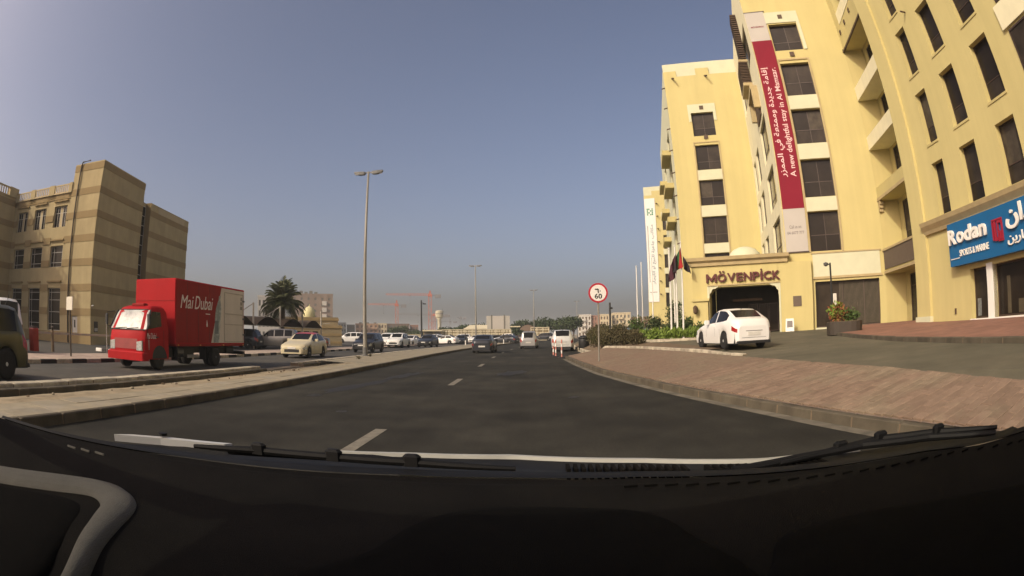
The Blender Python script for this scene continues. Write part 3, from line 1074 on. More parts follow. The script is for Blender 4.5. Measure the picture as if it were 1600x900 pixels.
for sgn in (0, 1):
    fr_ = MB(PO)
    S_ = (lambda s_: s_) if not sgn else (lambda s_: pa + pb - s_)
    for (s0, z0), (s1, z1) in zip(arch, arch[1:]):
        fr_.quad((S_(s0), 0.012, z0), (S_(s1), 0.012, z1), (S_(s1), 0.012, 3.92), (S_(s0), 0.012, 3.92))
    a_, b_ = sorted((S_(pa - 0.12), S_(pa)))
    fr_.box(a_, b_, 0.001, 0.03, 1.0, 3.92)
    fr_.build('arch_spandrel', CREAM, hotel)
pass
cn = MB(PO)
prof = [(0.0, 5.08), (0.12, 5.12), (0.14, 5.3), (0.3, 5.42), (0.34, 5.62)]
cn.loft([[(PL - o_, -3.3, z_), (PL - o_, o_, z_), (6.4 + o_ * 0.6, o_, z_), (6.4 + o_ * 0.6, -3.3, z_)] for o_, z_ in prof], True, True)
cn.build('cornice', TRIM, hotel)
sb = MB(PO)
sb.box(0.36, 1.3, 0.0, 0.35, 0.5, 3.05).box(0.22, 1.4, 0.0, 0.45, 3.05, 3.2)
sb.build('buttress', YEL, hotel)
dm = MB(PO)
dm.lathe([(1.15, 5.5), (1.12, 5.75), (1.0, 6.0), (0.75, 6.22), (0.4, 6.36), (0.03, 6.42)], (3.6, -1.9, 0), 24)
smooth_by_angle(dm.build('dome', CREAM, hotel))
MB(PO).box(6.72, 7.28, 0.0, 0.03, 2.48, 3.08).build('plaque', WOODP, hotel)
ln = MB(PO)
ln.tube([(0.55, 0.35, 2.75), (0.55, 0.6, 2.8)], 0.03, 6).lathe([(0.05, 2.3), (0.13, 2.4), (0.15, 2.7), (0.05, 2.8)], (0.55, 0.62, 0), 8)
ln.build('wall_lantern', WOOD, hotel)

# --- hotel name over the porch: each letter a part
sign = thing('hotel_sign', 'dark red raised letters of the hotel name above the arched porch', 'sign', PO(3.5, 0.02, 4.1), world=True)
LET = 'MÖVENPİCK'
wd = [0.70, 0.60, 0.56, 0.44, 0.55, 0.47, 0.16, 0.55, 0.52]
tot = sum(wd)
x_ = 1.2
for ch, w_ in zip(LET, wd):
    sc_ = 4.72 / (tot + 0.06 * 8)
    base = {'İ': 'I'}.get(ch, ch)
    hgt = 0.5
    if ch == 'M':
        w, h, t = w_ * sc_, 0.5, 0.115
        ol = [(0, 0), (0, h), (t, h), (w / 2, .45 * h), (w - t, h), (w, h), (w, 0), (w - t, 0), (w - t, .58 * h), (w / 2, .06 * h), (t, .58 * h), (t, 0)]
        mm_ = MB()
        mm_.loft([[(x, y, 0) for x, y in ol], [(x, y, .12) for x, y in ol]], True, True)
        me = mm_.mesh('letter')
    elif ch == 'Ö':
        me = text_mesh('O', w_ * sc_, 0.5, 0.12, 0.03)
    else:
        me = text_mesh(base, w_ * sc_, 0.5, 0.12, 0.012 if ch == 'M' else 0.028)
    o = place_text('letter', me, SIGNRED, PO.mtx(x_, 0.03, 4.13), sign)
    if ch in 'Öİ':
        for q in ((0.32, 0.68) if ch == 'Ö' else (0.5,)):
            dt = MB(PO)
            cxs = x_ + w_ * sc_ * q
            dt.lathe([(0.055, 0.03), (0.055, 0.15)], (0, 0, 0), 10, 'y')
            dt2 = MB(PO)
            dt2.add([(p[0], p[1], p[2]) for p in []], [])
            ring = lambda oo: [(cxs + 0.06 * cos(2 * pi * i / 10), oo, 4.73 + 0.06 * sin(2 * pi * i / 10)) for i in range(10)]
            dt2.loft([ring(0.03), ring(0.15)], True, True)
            dt2.build('letter_dot', SIGNRED, o)
    x_ += (w_ + 0.06) * sc_

# --- banners
bn = thing('hanging_banner', 'tall dark red banner with grey ends hung down the hotel corner', 'banner', S1(0.8, 0.05, 5.7), world=True)
MB(S1).box(0.06, 1.55, 0.03, 0.07, 8.31, 20.1).build('red_cloth', RED, bn)
MB(S1).box(0.06, 1.55, 0.03, 0.068, 5.71, 8.31).build('grey_end', BGREY, bn)
MB(S1).box(0.02, 1.5, 0.03, 0.068, 20.1, 22.55).build('grey_end', BGREY, bn)
MB(S1).box(0.0, 1.6, 0.0, 0.08, 22.55, 22.62).box(0.0, 1.6, 0.0, 0.08, 5.64, 5.71).build_each('rail', BROWN, bn)
place_words(text_mesh('A new delightful stay in Al Mamzar.', 7.6, 0.5, 0.006, 0.01), PINKW, S1.mtx(1.42, 0.073, 10.3, pi / 2), bn, 0.085)
place_words(text_mesh(arabic('إقامة جديدة وممتعة في الممزر'), 7.7, 0.62, 0.006, 0.012), PINKW, S1.mtx(0.82, 0.073, 10.3, pi / 2), bn, 0.12)
place_text('lettering', text_mesh('MÖVENPICK', 1.0, 0.16, 0.006, 0.02), RED, S1.mtx(0.28, 0.071, 21.2), bn)
GREYT = mat('print_grey', (0.2, 0.18, 0.17), 0.8, 0.05)
place_text('lettering', text_mesh('Call us on', 0.8, 0.2, 0.006, 0.01), GREYT, S1.mtx(0.4, 0.071, 7.1), bn)
place_text('lettering', text_mesh('04 6077 777', 1.15, 0.18, 0.006, 0.01), GREYT, S1.mtx(0.22, 0.071, 6.75), bn)
b2 = thing('hanging_banner', 'white banner with green square emblem and grey script on the far wing', 'banner', L2(1, 0.05, 6.5), world=True)
MB(L2).box(0.05, 2.0, 0.05, 0.1, 6.55, 25.0).build('white_cloth', mat('banner_white', (0.72, 0.71, 0.66), 0.8, 0.04), b2)
GRN = mat('emblem_green', (0.05, 0.24, 0.12), 0.7, 0.1)
em = MB(L2)
for i in range(4):
    for j in range(4):
        if (i + j) % 2 == 0 or i in (0, 3):
            em.box(0.42 + i * 0.3, 0.66 + i * 0.3, 0.1, 0.115, 21.9 + j * 0.33, 22.17 + j * 0.33)
em.build('emblem', GRN, b2)
place_words(text_mesh(arabic('مكاتب جاهزة للبيع أو الايجار'), 10.6, 0.95, 0.01, 0.02), mat('print_blue_grey', (0.22, 0.27, 0.28), 0.8, 0.05), L2.mtx(1.65, 0.103, 9.6, pi / 2), b2, 0.17)
MB(L2).box(0.35, 0.45, 0.1, 0.106, 10, 20).box(0.35, 1.7, 0.1, 0.106, 8.2, 8.3).build_each('print_line', GREYT, b2)

# --- shop sign
ss = thing('shop_sign', 'blue shop sign with white raised lettering above the glass front', 'sign', RW(7, 0.1, 3.3), world=True)
MB(RW).box(3.5, 13.2, 0.02, 0.42, 3.32, 5.1).build('sign_panel', BLUE, ss)
x_ = 3.62
for ch, w_ in zip('Rodan', (0.72, 0.64, 0.66, 0.58, 0.58)):
    me = text_mesh(ch, w_ * 0.93, 0.62 if ch in 'Rd' else 0.46, 0.1, 0.03)
    place_text('letter', me, WHITE, RW.mtx(x_, 0.44, 4.2), ss)
    x_ += w_ * 1.01
place_words(text_mesh('SPORTS & MARINE', 2.4, 0.26, 0.04, 0.008), WHITE, RW.mtx(4.42, 0.43, 3.66), ss, 0.05)
MB(RW).box(3.62, 4.38, 0.42, 0.45, 3.6, 3.63).build('rule', WHITE, ss)
lg = MB(RW)
LR = mat('logo_red', (0.30, 0.012, 0.03), 0.5, 0.05)
for a, b, c, d in ((7.22, 7.3, 3.9, 4.58), (7.36, 7.5, 3.86, 4.58), (7.5, 7.56, 3.86, 4.0), (7.62, 7.98, 4.48, 4.58), (7.62, 7.7, 3.86, 4.48), (7.9, 7.98, 3.86, 4.48), (7.62, 7.98, 3.82, 3.88), (7.22, 7.98, 4.6, 4.66), (7.74, 7.86, 3.9, 4.2)):
    lg.box(a, b, 0.42, 0.5, c, d)
lg.build('emblem', LR, ss)
place_text('lettering', text_mesh(arabic('رودان'), 3.0, 0.85, 0.1, 0.025), WHITE, RW.mtx(8.3, 0.44, 4.12), ss)
place_words(text_mesh(arabic('سبورتس مارين'), 4.2, 0.42, 0.06, 0.012), WHITE, RW.mtx(8.25, 0.43, 3.58), ss, 0.12)

# ------------------------------------------------------------------ banded sandstone building across the road
ST = mat('sandstone', (0.415, 0.335, 0.185), 0.9, 0.09, 0.8, 0.2, 50, spec=0.15, streak=0.08)
STB = mat('sandstone_band', (0.285, 0.21, 0.105), 0.9, 0.06, 1.0, 0.2, 50, spec=0.15, streak=0.05)
STL = mat('sandstone_light', (0.47, 0.38, 0.23), 0.9, 0.06, 1.0, 0.2, 50, spec=0.15)
FRW = mat('frame_white', (0.45, 0.43, 0.38), 0.5, 0.05)
PIPE = mat('pipe_brown', (0.06, 0.045, 0.03), 0.6, 0.1)
LF = Frame((-32.6, 29.5), (0.9879, 0.1551))       # front: s runs to the right, 0 at the corner
LS = Frame((-32.6, 29.5), (-0.156, 0.988))        # shaded side: s runs away from the road
lb = thing('office_building', 'sand coloured office building with darker stone bands and tall gridded windows', 'building', (-38, 36, 0), world=True)
BANDS = [(13.85, 14.4), (11.82, 12.37), (9.9, 10.45), (8.0, 8.56), (6.1, 6.67), (4.13, 4.69), (2.24, 2.8)]


def bands(F, s0, s1, zs, holes=(), out=0.03):
    for c, d in zs:
        cuts = sorted([(h[0], h[1]) for h in holes if h[2] < d and h[3] > c])
        x = s0
        for a, b in cuts + [(s1, s1)]:
            if a - x > 0.05:
                MB(F).box(x, min(a, s1), -0.02, out, c, d).build_each('stone_band', STB, lb)
            x = max(x, b)


# tower
MB(LF).wall(-3.9, 0, 0, 14.5, [(-2.55, -1.75, 0.15, 2.2)], 0.15).build('wall', ST, lb)
MB(LS).wall(0, 8.2, 0, 14.5).build('wall', ST, lb)
bands(LF, -3.9, 0.03, BANDS)
bands(LS, 0.0, 8.2, BANDS)
dr = MB(LF).box(-2.5, -1.8, -0.13, -0.08, 0.15, 2.15)
dr.build('door', FRW, lb)
MB(LF).box(-2.22, -2.08, -0.08, -0.06, 1.3, 1.9).build('door_pane', GLASS, lb)
MB(LF).tube([(-3.0, 0.12, 0.1), (-3.0, 0.12, 14.3), (-2.9, 0.1, 14.62), (-1.9, 0.05, 14.66)], 0.07, 8).build('drain_pipe', PIPE, lb)
MB(LS).box(0.55, 1.15, 0.0, 0.05, 1.05, 1.85).build('notice_frame', PIPE, lb)
MB(LS).box(0.6, 1.1, 0.05, 0.06, 1.1, 1.35).build('notice_sheet', FRW, lb)
MB(LS).tube([(0.1, 0.02, 3.0), (0.1, 0.3, 3.05)], 0.05, 6).build('wall_lamp', FRW, lb)
# wing with three window bays
W3 = [(-6.3, -4.35), (-9.65, -7.65), (-12.85, -10.9)]
fh = []
for a, b in W3:
    fh += [(a, b, 9.4, 11.2), (a, b, 6.1, 7.85), (a, b, 0.95, 4.4)]
MB(LF).wall(-13.6, -3.9, 0, 12.2, fh, 0.3, -0.1).build('wall', ST, lb)
bands(LF, -13.6, -3.9, [b for b in BANDS if b[1] < 12.4], [(a - 0.05, b + 0.05, 0, 20) for a, b in W3], -0.07)
bands(LF, -13.6, -3.9, [(11.75, 12.37)], (), -0.068)
for a, b in W3:
    window(LF, (a, b, 9.4, 11.2), lb, -0.35, (0.22, 0.4, 0.62, 0.8), (0.68,), 0.05, FRW, GLASS)
    MB(LF).box(lerp(a, b, 0.42), lerp(a, b, 0.60), -0.345, -0.33, 9.45, 11.1).build('curtain', STL, lb)
    window(LF, (a, b, 6.1, 7.85), lb, -0.35, (0.25, 0.88), (0.22, 0.7), 0.05, FRW, GLASS)
    window(LF, (a, b, 0.95, 4.4), lb, -0.35, (0.2, 0.9), (0.16, 0.44, 0.72, 0.9), 0.05, FRW, GLASS)
    for z_ in (11.55, 8.25, 4.85):
        MB(LF).box(a - 0.1, b + 0.1, -0.1, 0.08, z_, z_ + 0.12).build('lintel', STB, lb)
for a, b in ((-4.3, -3.9), (-7.4, -6.6), (-10.6, -9.9), (-13.6, -13.1)):
    MB(LF).box(a, b, -0.1, 0.12, 12.2, 13.05).build('parapet_pier', ST, lb)
for a, b in ((-6.6, -4.3), (-9.9, -7.4), (-13.1, -10.6)):
    MB(LF).box(a, b, -0.02, 0.1, 12.2, 12.32).box(a, b, -0.02, 0.08, 12.9, 13.0).build_each('parapet_rail', STL, lb)
    for k in range(8):
        s_ = lerp(a, b, (k + 0.5) / 8)
        MB(LF).box(s_ - 0.08, s_ + 0.08, 0.0, 0.06, 12.32, 12.9).build('baluster', STL, lb)
MB(LF).box(-13.6, 0.05, -0.08, 0.06, 0, 0.9).build('plinth', STB, lb)
# projecting wing at the left edge
PW = Frame(LF(-13.6, 8.0, 0)[:2], (-0.156, 0.988))
MB(PW).wall(0, 8.1, 0, 12.6, [(2.0, 4.0, 9.2, 11.4), (2.0, 4.0, 5.8, 8.0), (2.0, 4.0, 1.0, 4.4)], 0.3).build('wall', ST, lb)
for c, d in ((9.2, 11.4), (5.8, 8.0), (1.0, 4.4)):
    window(PW, (2.0, 4.0, c, d), lb, -0.25, (0.5,), (0.35, 0.75), 0.05, FRW, GLASS)
bands(PW, 0, 8.1, [b for b in BANDS if b[1] < 12.5], [(1.9, 4.1, 0, 20)])
MB(PW).box(6.6, 8.15, -0.3, 0.15, 12.6, 13.5).build('parapet_pier', ST, lb)
MB(PW).box(0, 6.6, -0.02, 0.1, 12.6, 12.7).box(0, 6.6, -0.02, 0.1, 13.3, 13.45).build_each('parapet_rail', STL, lb)
for k in range(16):
    MB(PW).box(0.2 + k * 0.4, 0.38 + k * 0.4, 0, 0.06, 12.7, 13.3).build('baluster', STL, lb)
# lower part beyond the tower, with a slot of glazing
MB(LS).wall(9.9, 19.4, 0, 13.05).build('wall', ST, lb)
bands(LS, 9.9, 19.4, BANDS[1:])
MB(LS).box(8.2, 9.9, -0.9, -0.7, 12.7, 13.05).build('wall', ST, lb)
window(LS, (8.2, 9.9, 0.9, 12.7), lb, -0.7, (0.3, 0.62), [k / 13 for k in range(1, 13)], 0.05, FRW, GLASS)
MB(LS).box(8.2, 8.25, -0.9, 0.0, 0, 13.05).box(9.9, 9.95, -0.9, 0, 0, 13.05).build_each('reveal', STB, lb)
MB(LS).box(11.6, 18.2, -0.05, 0.05, 12.35, 12.95).build('parapet_panel', STL, lb)
core = MB()
q = lambda F, s_, o: (F(s_, o, 0)[0], F(s_, o, 0)[1])
core.prism([q(LF, -3.9, -0.2), q(LF, -0.02, -0.25), q(LS, 8.2, -0.02), q(LS, 8.2, -6)], 0, 14.45)
core.prism([q(LF, -20, -0.45), q(LF, -3.8, -0.45), q(LS, 8.2, -0.9), q(LS, 9.92, -0.9), q(LS, 19.38, -0.05), q(LS, 19.4, -14)], 0, 12.35)
core.prism([q(PW, 0.0, -0.4), q(PW, 8.1, -0.4), q(PW, 8.1, -8), q(PW, 0, -8)], 0, 12.6)
core.prism([q(LS, 9.9, -0.1), q(LS, 19.4, -0.1), q(LS, 19.4, -0.5), q(LS, 9.9, -0.5)], 12.3, 13.0)
core.build_each('core', ST, lb)

# barrier gate and things on the far pavement
bg_ = thing('barrier_gate', 'red barrier cabinet with grey boom lowered across the gateway', 'barrier', (-22.1, 15.2, 0.15))
MB().cbox(-0.26, 0.26, -0.22, 0.22, 0, 1.05, 0.04).build('cabinet', mat('barrier_red', (0.30, 0.03, 0.015), 0.5, 0.15, 4), bg_)
MB().cbox(-0.2, 0.2, -0.16, 0.16, 1.05, 1.14, 0.03).build('cap', PIPE, bg_)
MB().bar((0.15, 0, 0.86), (1.1, 8.2, 0.86), 0.09, 0.1).build('boom', mat('boom_grey', (0.42, 0.38, 0.30), 0.6, 0.1), bg_)
MB().tube([(1.1, 8.2, 0), (1.1, 8.2, 0.82)], 0.04, 8).build('boom_rest', FRW, bg_)
gp = thing('gate_post', 'short brown post with dark knob right beside the red barrier cabinet', 'post', (-21.7, 16.4, 0.15))
MB().tube([(0, 0, 0), (0, 0, 1.0)], [0.1, 0.08], 8).build('shaft', mat('post_brown', (0.2, 0.14, 0.08), 0.8, 0.15), gp)
MB().lathe([(0.05, 1.0), (0.1, 1.06), (0.1, 1.14), (0.03, 1.2)], (0, 0, 0), 10).build('knob', PIPE, gp)
sp = thing('street_sign', 'pale rectangular traffic sign seen from behind on the kerb pavement', 'sign', (-18.5, 15.25, 0.15))
MB().tube([(0, 0, 0), (0, 0, 2.45)], 0.045, 8).build('post', PIPE, sp)
MB().cbox(-0.28, 0.28, -0.09, -0.05, 1.9, 2.45, 0.03).build('plate', mat('sign_back', (0.62, 0.58, 0.48), 0.5, 0.05), sp)
MB().box(-0.05, 0.02, -0.06, 0.06, 1.95, 2.4).build('bracket', PIPE, sp)
isl = thing('gate_island', 'low planted island edged with black and white kerb blocks by the gateway', 'kerb', (-21.5, 22, 0.15))
MB().prism([(-1.2, -0.8), (2.2, -0.8), (2.6, 0.2), (2.0, 1.2), (-1.0, 1.2)], 0, 0.1).build('soil', SOIL, isl)
for k in range(6):
    MB().cbox(-1.2 + k * 0.62, -0.62 + k * 0.62, -1.0, -0.8, 0, 0.17, 0.02).build('kerb_block', KERBK if k % 2 else WHITE, isl)

# ------------------------------------------------------------------ vehicles
TYRE = mat('tyre', (0.016, 0.015, 0.014), 0.85, 0.15, 10)
RIM = mat('alloy', (0.46, 0.45, 0.42), 0.4, 0.1, 6, metal=0.15)
RIMD = mat('steel_wheel', (0.10, 0.10, 0.10), 0.5, 0.1, 6, metal=0.4)
CGLASS = mat('car_glass', (0.010, 0.010, 0.010), 0.12, 0.1, 1, spec=0.2)
TRIMK = mat('black_trim', (0.016, 0.016, 0.016), 0.55, 0.1, 6)
LAMPC = mat('headlight_clear', (0.33, 0.34, 0.34), 0.12, 0.35, 14, spec=0.6, metal=0.4)
LAMPR = mat('tail_red', (0.28, 0.01, 0.012), 0.2, 0.15, 6, spec=0.6)
PLATE = mat('number_plate', (0.6, 0.58, 0.52), 0.5, 0.08, 8)
CHROME = mat('chrome', (0.6, 0.6, 0.58), 0.2, 0.05, 4, metal=0.9)


def paint(name, c, metal=0.0, rough=0.32):
    return mat('paint_' + name, c, rough, 0.03, 1.5, spec=0.35, metal=metal, coat=0.25)


P_WHITE = paint('white', (0.72, 0.71, 0.67))
P_PEARL = paint('pearl', (0.55, 0.55, 0.52), 0.2)
P_CREAM = paint('taxi_cream', (0.52, 0.46, 0.30))
P_RED = paint('roof_red', (0.42, 0.02, 0.02))
P_BLACK = paint('black', (0.014, 0.015, 0.018))
P_DARK = paint('graphite', (0.035, 0.038, 0.045), 0.3)
P_SILV = paint('silver', (0.40, 0.39, 0.37), 0.5)
P_GOLD = paint('sand_silver', (0.34, 0.32, 0.27), 0.4)
P_BLUE = paint('blue_grey', (0.10, 0.14, 0.22), 0.4)
P_OLIVE = paint('olive', (0.085, 0.078, 0.036), 0.3)
P_BROWN = paint('bronze', (0.16, 0.11, 0.075), 0.4)

# top line (y from the nose, z), belt line, roof range, wheel axles, sizes
SHAPES = {
    'sedan': dict(L=4.5, W=1.74, top=[(0, .60), (.05, .70), (.3, .80), (.8, .90), (1.25, .97), (1.45, 1.06), (2.05, 1.39), (2.3, 1.45), (2.8, 1.48), (3.2, 1.45), (3.45, 1.39), (4.0, 1.13), (4.1, 1.10), (4.38, 1.06), (4.46, .95), (4.5, .80)],
                  belt=[(0, .55), (.3, .72), (1.25, .90), (3.4, .98), (4.1, 1.0), (4.5, .78)], ws=(1.45, 2.12), rw=(3.38, 4.02), sw=(1.62, 3.72), piv=(2.62,), ax=(.86, 3.46), r=.315, sill=.22),
    'suv': dict(L=4.75, W=1.88, top=[(0, .72), (.05, .86), (.3, .98), (.9, 1.08), (1.2, 1.13), (1.4, 1.24), (1.9, 1.62), (2.15, 1.72), (3.0, 1.78), (4.0, 1.76), (4.3, 1.70), (4.55, 1.35), (4.68, 1.1), (4.74, .95), (4.75, .85)],
                belt=[(0, .66), (.3, .88), (1.2, 1.04), (4.4, 1.12), (4.75, .84)], ws=(1.4, 1.98), rw=(4.28, 4.6), sw=(1.5, 4.2), piv=(2.5, 3.45), ax=(.92, 3.72), r=.37, sill=.30),
    'van': dict(L=4.6, W=1.8, top=[(0, .70), (.05, .82), (.25, .95), (.7, 1.08), (.95, 1.18), (1.7, 1.66), (2.0, 1.74), (3.0, 1.78), (4.2, 1.74), (4.45, 1.64), (4.56, 1.2), (4.6, .85)],
                belt=[(0, .64), (.3, .86), (1.0, 1.02), (4.4, 1.06), (4.6, .83)], ws=(.98, 1.78), rw=(4.42, 4.57), sw=(1.3, 4.3), piv=(2.4, 3.4), ax=(.82, 3.6), r=.33, sill=.24),
    'pickup': dict(L=5.2, W=1.86, top=[(0, .76), (.05, .92), (.3, 1.02), (.9, 1.1), (1.25, 1.14), (1.45, 1.24), (1.95, 1.64), (2.2, 1.74), (3.0, 1.76), (3.3, 1.68), (3.5, 1.2), (3.6, 1.08), (5.1, 1.06), (5.18, .95), (5.2, .8)],
                   belt=[(0, .7), (.3, .9), (1.25, 1.04), (3.5, 1.06), (5.1, 1.04), (5.2, .78)], ws=(1.45, 2.02), rw=(3.28, 3.5), sw=(1.55, 3.25), piv=(2.45,), ax=(.95, 4.0), r=.38, sill=.34),
}


def wheel_mesh(r, w, rim_m, spokes=7):
    t = MB()
    t.lathe([(r * 0.62, -w / 2 + 0.01), (r * 0.9, -w / 2), (r, -w / 2 + 0.035), (r, w / 2 - 0.035), (r * 0.9, w / 2), (r * 0.62, w / 2 - 0.01)], (0, 0, 0), 22, 'x')
    ri = MB()
    ri.lathe([(r * 0.64, w / 2 - 0.035), (r * 0.6, w / 2 - 0.02), (r * 0.56, w / 2 - 0.06), (0.02, w / 2 - 0.07)], (0, 0, 0), 22, 'x')
    for k in range(spokes):
        a = 2 * pi * k / spokes
        p = Vector((w / 2 - 0.03, cos(a) * 0.04, sin(a) * 0.04))
        q = Vector((w / 2 - 0.022, cos(a) * r * 0.6, sin(a) * r * 0.6))
        tg = Vector((0, -sin(a), cos(a))) * 0.028
        d = Vector((0.012, 0, 0))
        ri.add([p - tg, p + tg, q + tg * 0.8, q - tg * 0.8, p - tg + d, p + tg + d, q + tg * 0.8 + d, q - tg * 0.8 + d], [(4, 5, 6, 7), (0, 1, 5, 4), (1, 2, 6, 5), (2, 3, 7, 6), (3, 0, 4, 7)])
    ri.lathe([(0.05, w / 2 - 0.06), (0.05, w / 2 - 0.005), (0.03, w / 2)], (0, 0, 0), 10, 'x')
    a, b = t.mesh('wheel'), ri.mesh('rim')
    a.materials.append(TYRE)
    b.materials.append(rim_m)
    a.polygons.foreach_set('use_smooth', [True] * len(a.polygons))
    return a, b


def car(kind, body, label, loc, heading=0.0, group=None, roof=None, name='parked_car', detail=True, scale=1.0, rim_m=None, glass=None):
    """heading 0: nose towards +Y (away from the camera car); pi: nose towards -Y"""
    S = SHAPES[kind]
    L, W, sill, r = S['L'], S['W'], S['sill'], S['r']
    root = thing(name, label, {'sedan': 'car', 'suv': 'car', 'van': 'van', 'pickup': 'pickup'}[kind], loc, heading, group)
    root.scale = (scale, scale, scale)
    base = [L * k / 44 for k in range(45)]
    keys = [q for q in [x for x, _ in S['top']] + list(S['ws']) + list(S['rw']) + list(S['sw']) + [p + d for p in S['piv'] for d in (-.05, .05)] + [S['sw'][0] + .1, S['sw'][1] - .1]]
    for a in S['ax']:
        keys += [a + (r + .07) * cos(pi * k / 8) for k in range(9)]
    ys = sorted(set(round(q, 3) for q in base + keys if 0 <= q <= L))
    ys = [q for i, q in enumerate(ys) if i == 0 or q - ys[i - 1] > 0.012 or q in keys]

    def fw(y):
        f_ = interp([(0, .70), (.06, .84), (.2, .94), (.6, .99), (1.2, 1.0), (L - 1.0, 1.0), (L - .5, .97), (L - .25, .92), (L - .1, .85), (L, .72)], y)
        return W / 2 * f_

    def low(y):
        z = sill
        for a in S['ax']:
            d = (r + .07) ** 2 - (y - a) ** 2
            if d > 0:
                z = max(z, r * 0.98 + sqrt(d) * 0.98)
        if y < .25:
            z = max(z, sill + (0.25 - y) * .15)
        return z
    NP = 9
    rings = []
    for y in ys:
        w, zl, b, t = fw(y), low(y), interp(S['belt'], y), interp(S['top'], y)
        zl = min(zl, b - 0.06)
        b = min(b, t - 0.02)
        h = t - b
        e = min(1.0, max(0.0, (h - .06) / .36))
        wr = w * lerp(.86, .74, e)
        prof = [(w * .95, zl), (w * .99, lerp(zl, b, .3)), (w * 1.0, lerp(zl, b, .62)), (w * .985, lerp(zl, b, .84)), (w * .955, b),
                (w * lerp(.92, .935, e), b + h * lerp(.3, .05, e)), (wr, b + h * lerp(.75, .84, e)), (wr * lerp(.75, .84, e), b + h * .965), (0, t)]
        rings.append(prof)
    groups = {}

    def face(g, quad):
        groups.setdefault(g, []).append(quad)
    ws, rw, sw = S['ws'], S['rw'], S['sw']
    for i in range(len(ys) - 1):
        y0, y1 = ys[i], ys[i + 1]
        ym = (y0 + y1) / 2
        for j in range(NP - 1):
            for sd in (1, -1):
                p = [(sd * rings[i][j][0], L / 2 - y0, rings[i][j][1]), (sd * rings[i][j + 1][0], L / 2 - y0, rings[i][j + 1][1]),
                     (sd * rings[i + 1][j + 1][0], L / 2 - y1, rings[i + 1][j + 1][1]), (sd * rings[i + 1][j][0], L / 2 - y1, rings[i + 1][j][1])]
                if sd < 0:
                    p.reverse()
                g = 'body'
                if j >= 7 and ws[0] < ym < ws[1]:
                    g = 'windscreen'
                elif j >= 7 and rw[0] < ym < rw[1]:
                    g = 'rear_window'
                elif j == 5 and sw[0] < ym < sw[1] and not any(abs(ym - q) < .05 for q in S['piv']):
                    k = sum(ym > q for q in S['piv'])
                    g = ('side_window', sd, k)
                elif j >= 6 and roof is not None and ws[1] < ym < rw[0]:
                    g = 'roof'
                elif j == 2 and .03 < ym < .42:
                    g = ('headlight', sd)
                elif j == 3 and ym < .3 and ym > 0.05:
                    g = ('headlight', sd)
                elif (j == 2 or (j == 3 and kind != 'sedan')) and L - .34 < ym < L - 0.02:
                    g = ('tail_light', sd)
                elif j == 0 and kind in ('suv', 'pickup') and False:
                    g = 'cladding'
                face(g, p)
    mats = {'body': body, 'windscreen': glass or CGLASS, 'rear_window': CGLASS, 'roof': roof, 'side_window': CGLASS, 'headlight': LAMPC, 'tail_light': LAMPR}
    body_o = None
    for g in sorted(groups, key=lambda q: 0 if q == 'body' else 1):
        nm = g if isinstance(g, str) else g[0]
        idx, vv, ff = {}, [], []
        for qd in groups[g]:
            fc_ = []
            for p in qd:
                k = tuple(round(c, 4) for c in p)
                if k not in idx:
                    idx[k] = len(vv)
                    vv.append(k)
                if idx[k] not in fc_:
                    fc_.append(idx[k])
            if len(fc_) > 2:
                ff.append(tuple(fc_))
        mb = MB()
        mb.v, mb.f = vv, ff
        if nm == 'body':
            for i in (0, len(ys) - 1):
                cap = [(x, L / 2 - ys[i], z) for x, z in rings[i]] + [(-x, L / 2 - ys[i], z) for x, z in reversed(rings[i][:-1])]
                if i == 0:
                    cap.reverse()
                mb.add(cap, [tuple(range(len(cap)))])
        o = mb.build(nm, mats[nm], root)
        smooth_by_angle(o, 38)
        if nm == 'body':
            body_o = o
    # underside and wheel-arch dark
    MB().box(-W / 2 * .86, W / 2 * .86, -L / 2 + .12, L / 2 - .15, sill - .03, sill + .42).build('underside', TRIMK, root)
    wm, rm = wheel_mesh(r, .21, rim_m or RIM)
    for a in S['ax']:
        for sd in (1, -1):
            o = link('wheel', wm, None, root)
            o.location = (sd * (W / 2 - .125), L / 2 - a, r)
            if sd < 0:
                o.rotation_euler = (0, 0, pi)
            link('rim', rm, None, o)
    # nose and tail details
    yn, yt = L / 2, -L / 2
    gz = interp(S['top'], 0)
    MB().cbox(-.5, .5, yn - .06, yn + .012, sill + .12, sill + .3, .03).build('bumper_intake', TRIMK, root)
    MB().cbox(-.34, .34, yn - .06, yn + .014, gz - .20, gz - .09, .03).build('grille', TRIMK, root)
    MB().box(-.26, .26, yn - .01, yn + .022, sill + .30, sill + .41).build('number_plate', PLATE, root)
    MB().box(-.26, .26, yt - .018, yt + .02, gz - .12, gz).build('number_plate', PLATE, root)
    MB().cbox(-W * .4, W * .4, yt - .03, yt + .15, sill - .02, sill + .08, .03).build('rear_bumper_trim', TRIMK, root)
    if detail:
        MB().box(-.34, .34, yt - .012, yt + .02, gz + .03, gz + .05).build('chrome_strip', CHROME, root)
        MB().box(-.5, .5, yt - .006, yt + .02, gz - .2, gz - .19).build('boot_gap', TRIMK, root)
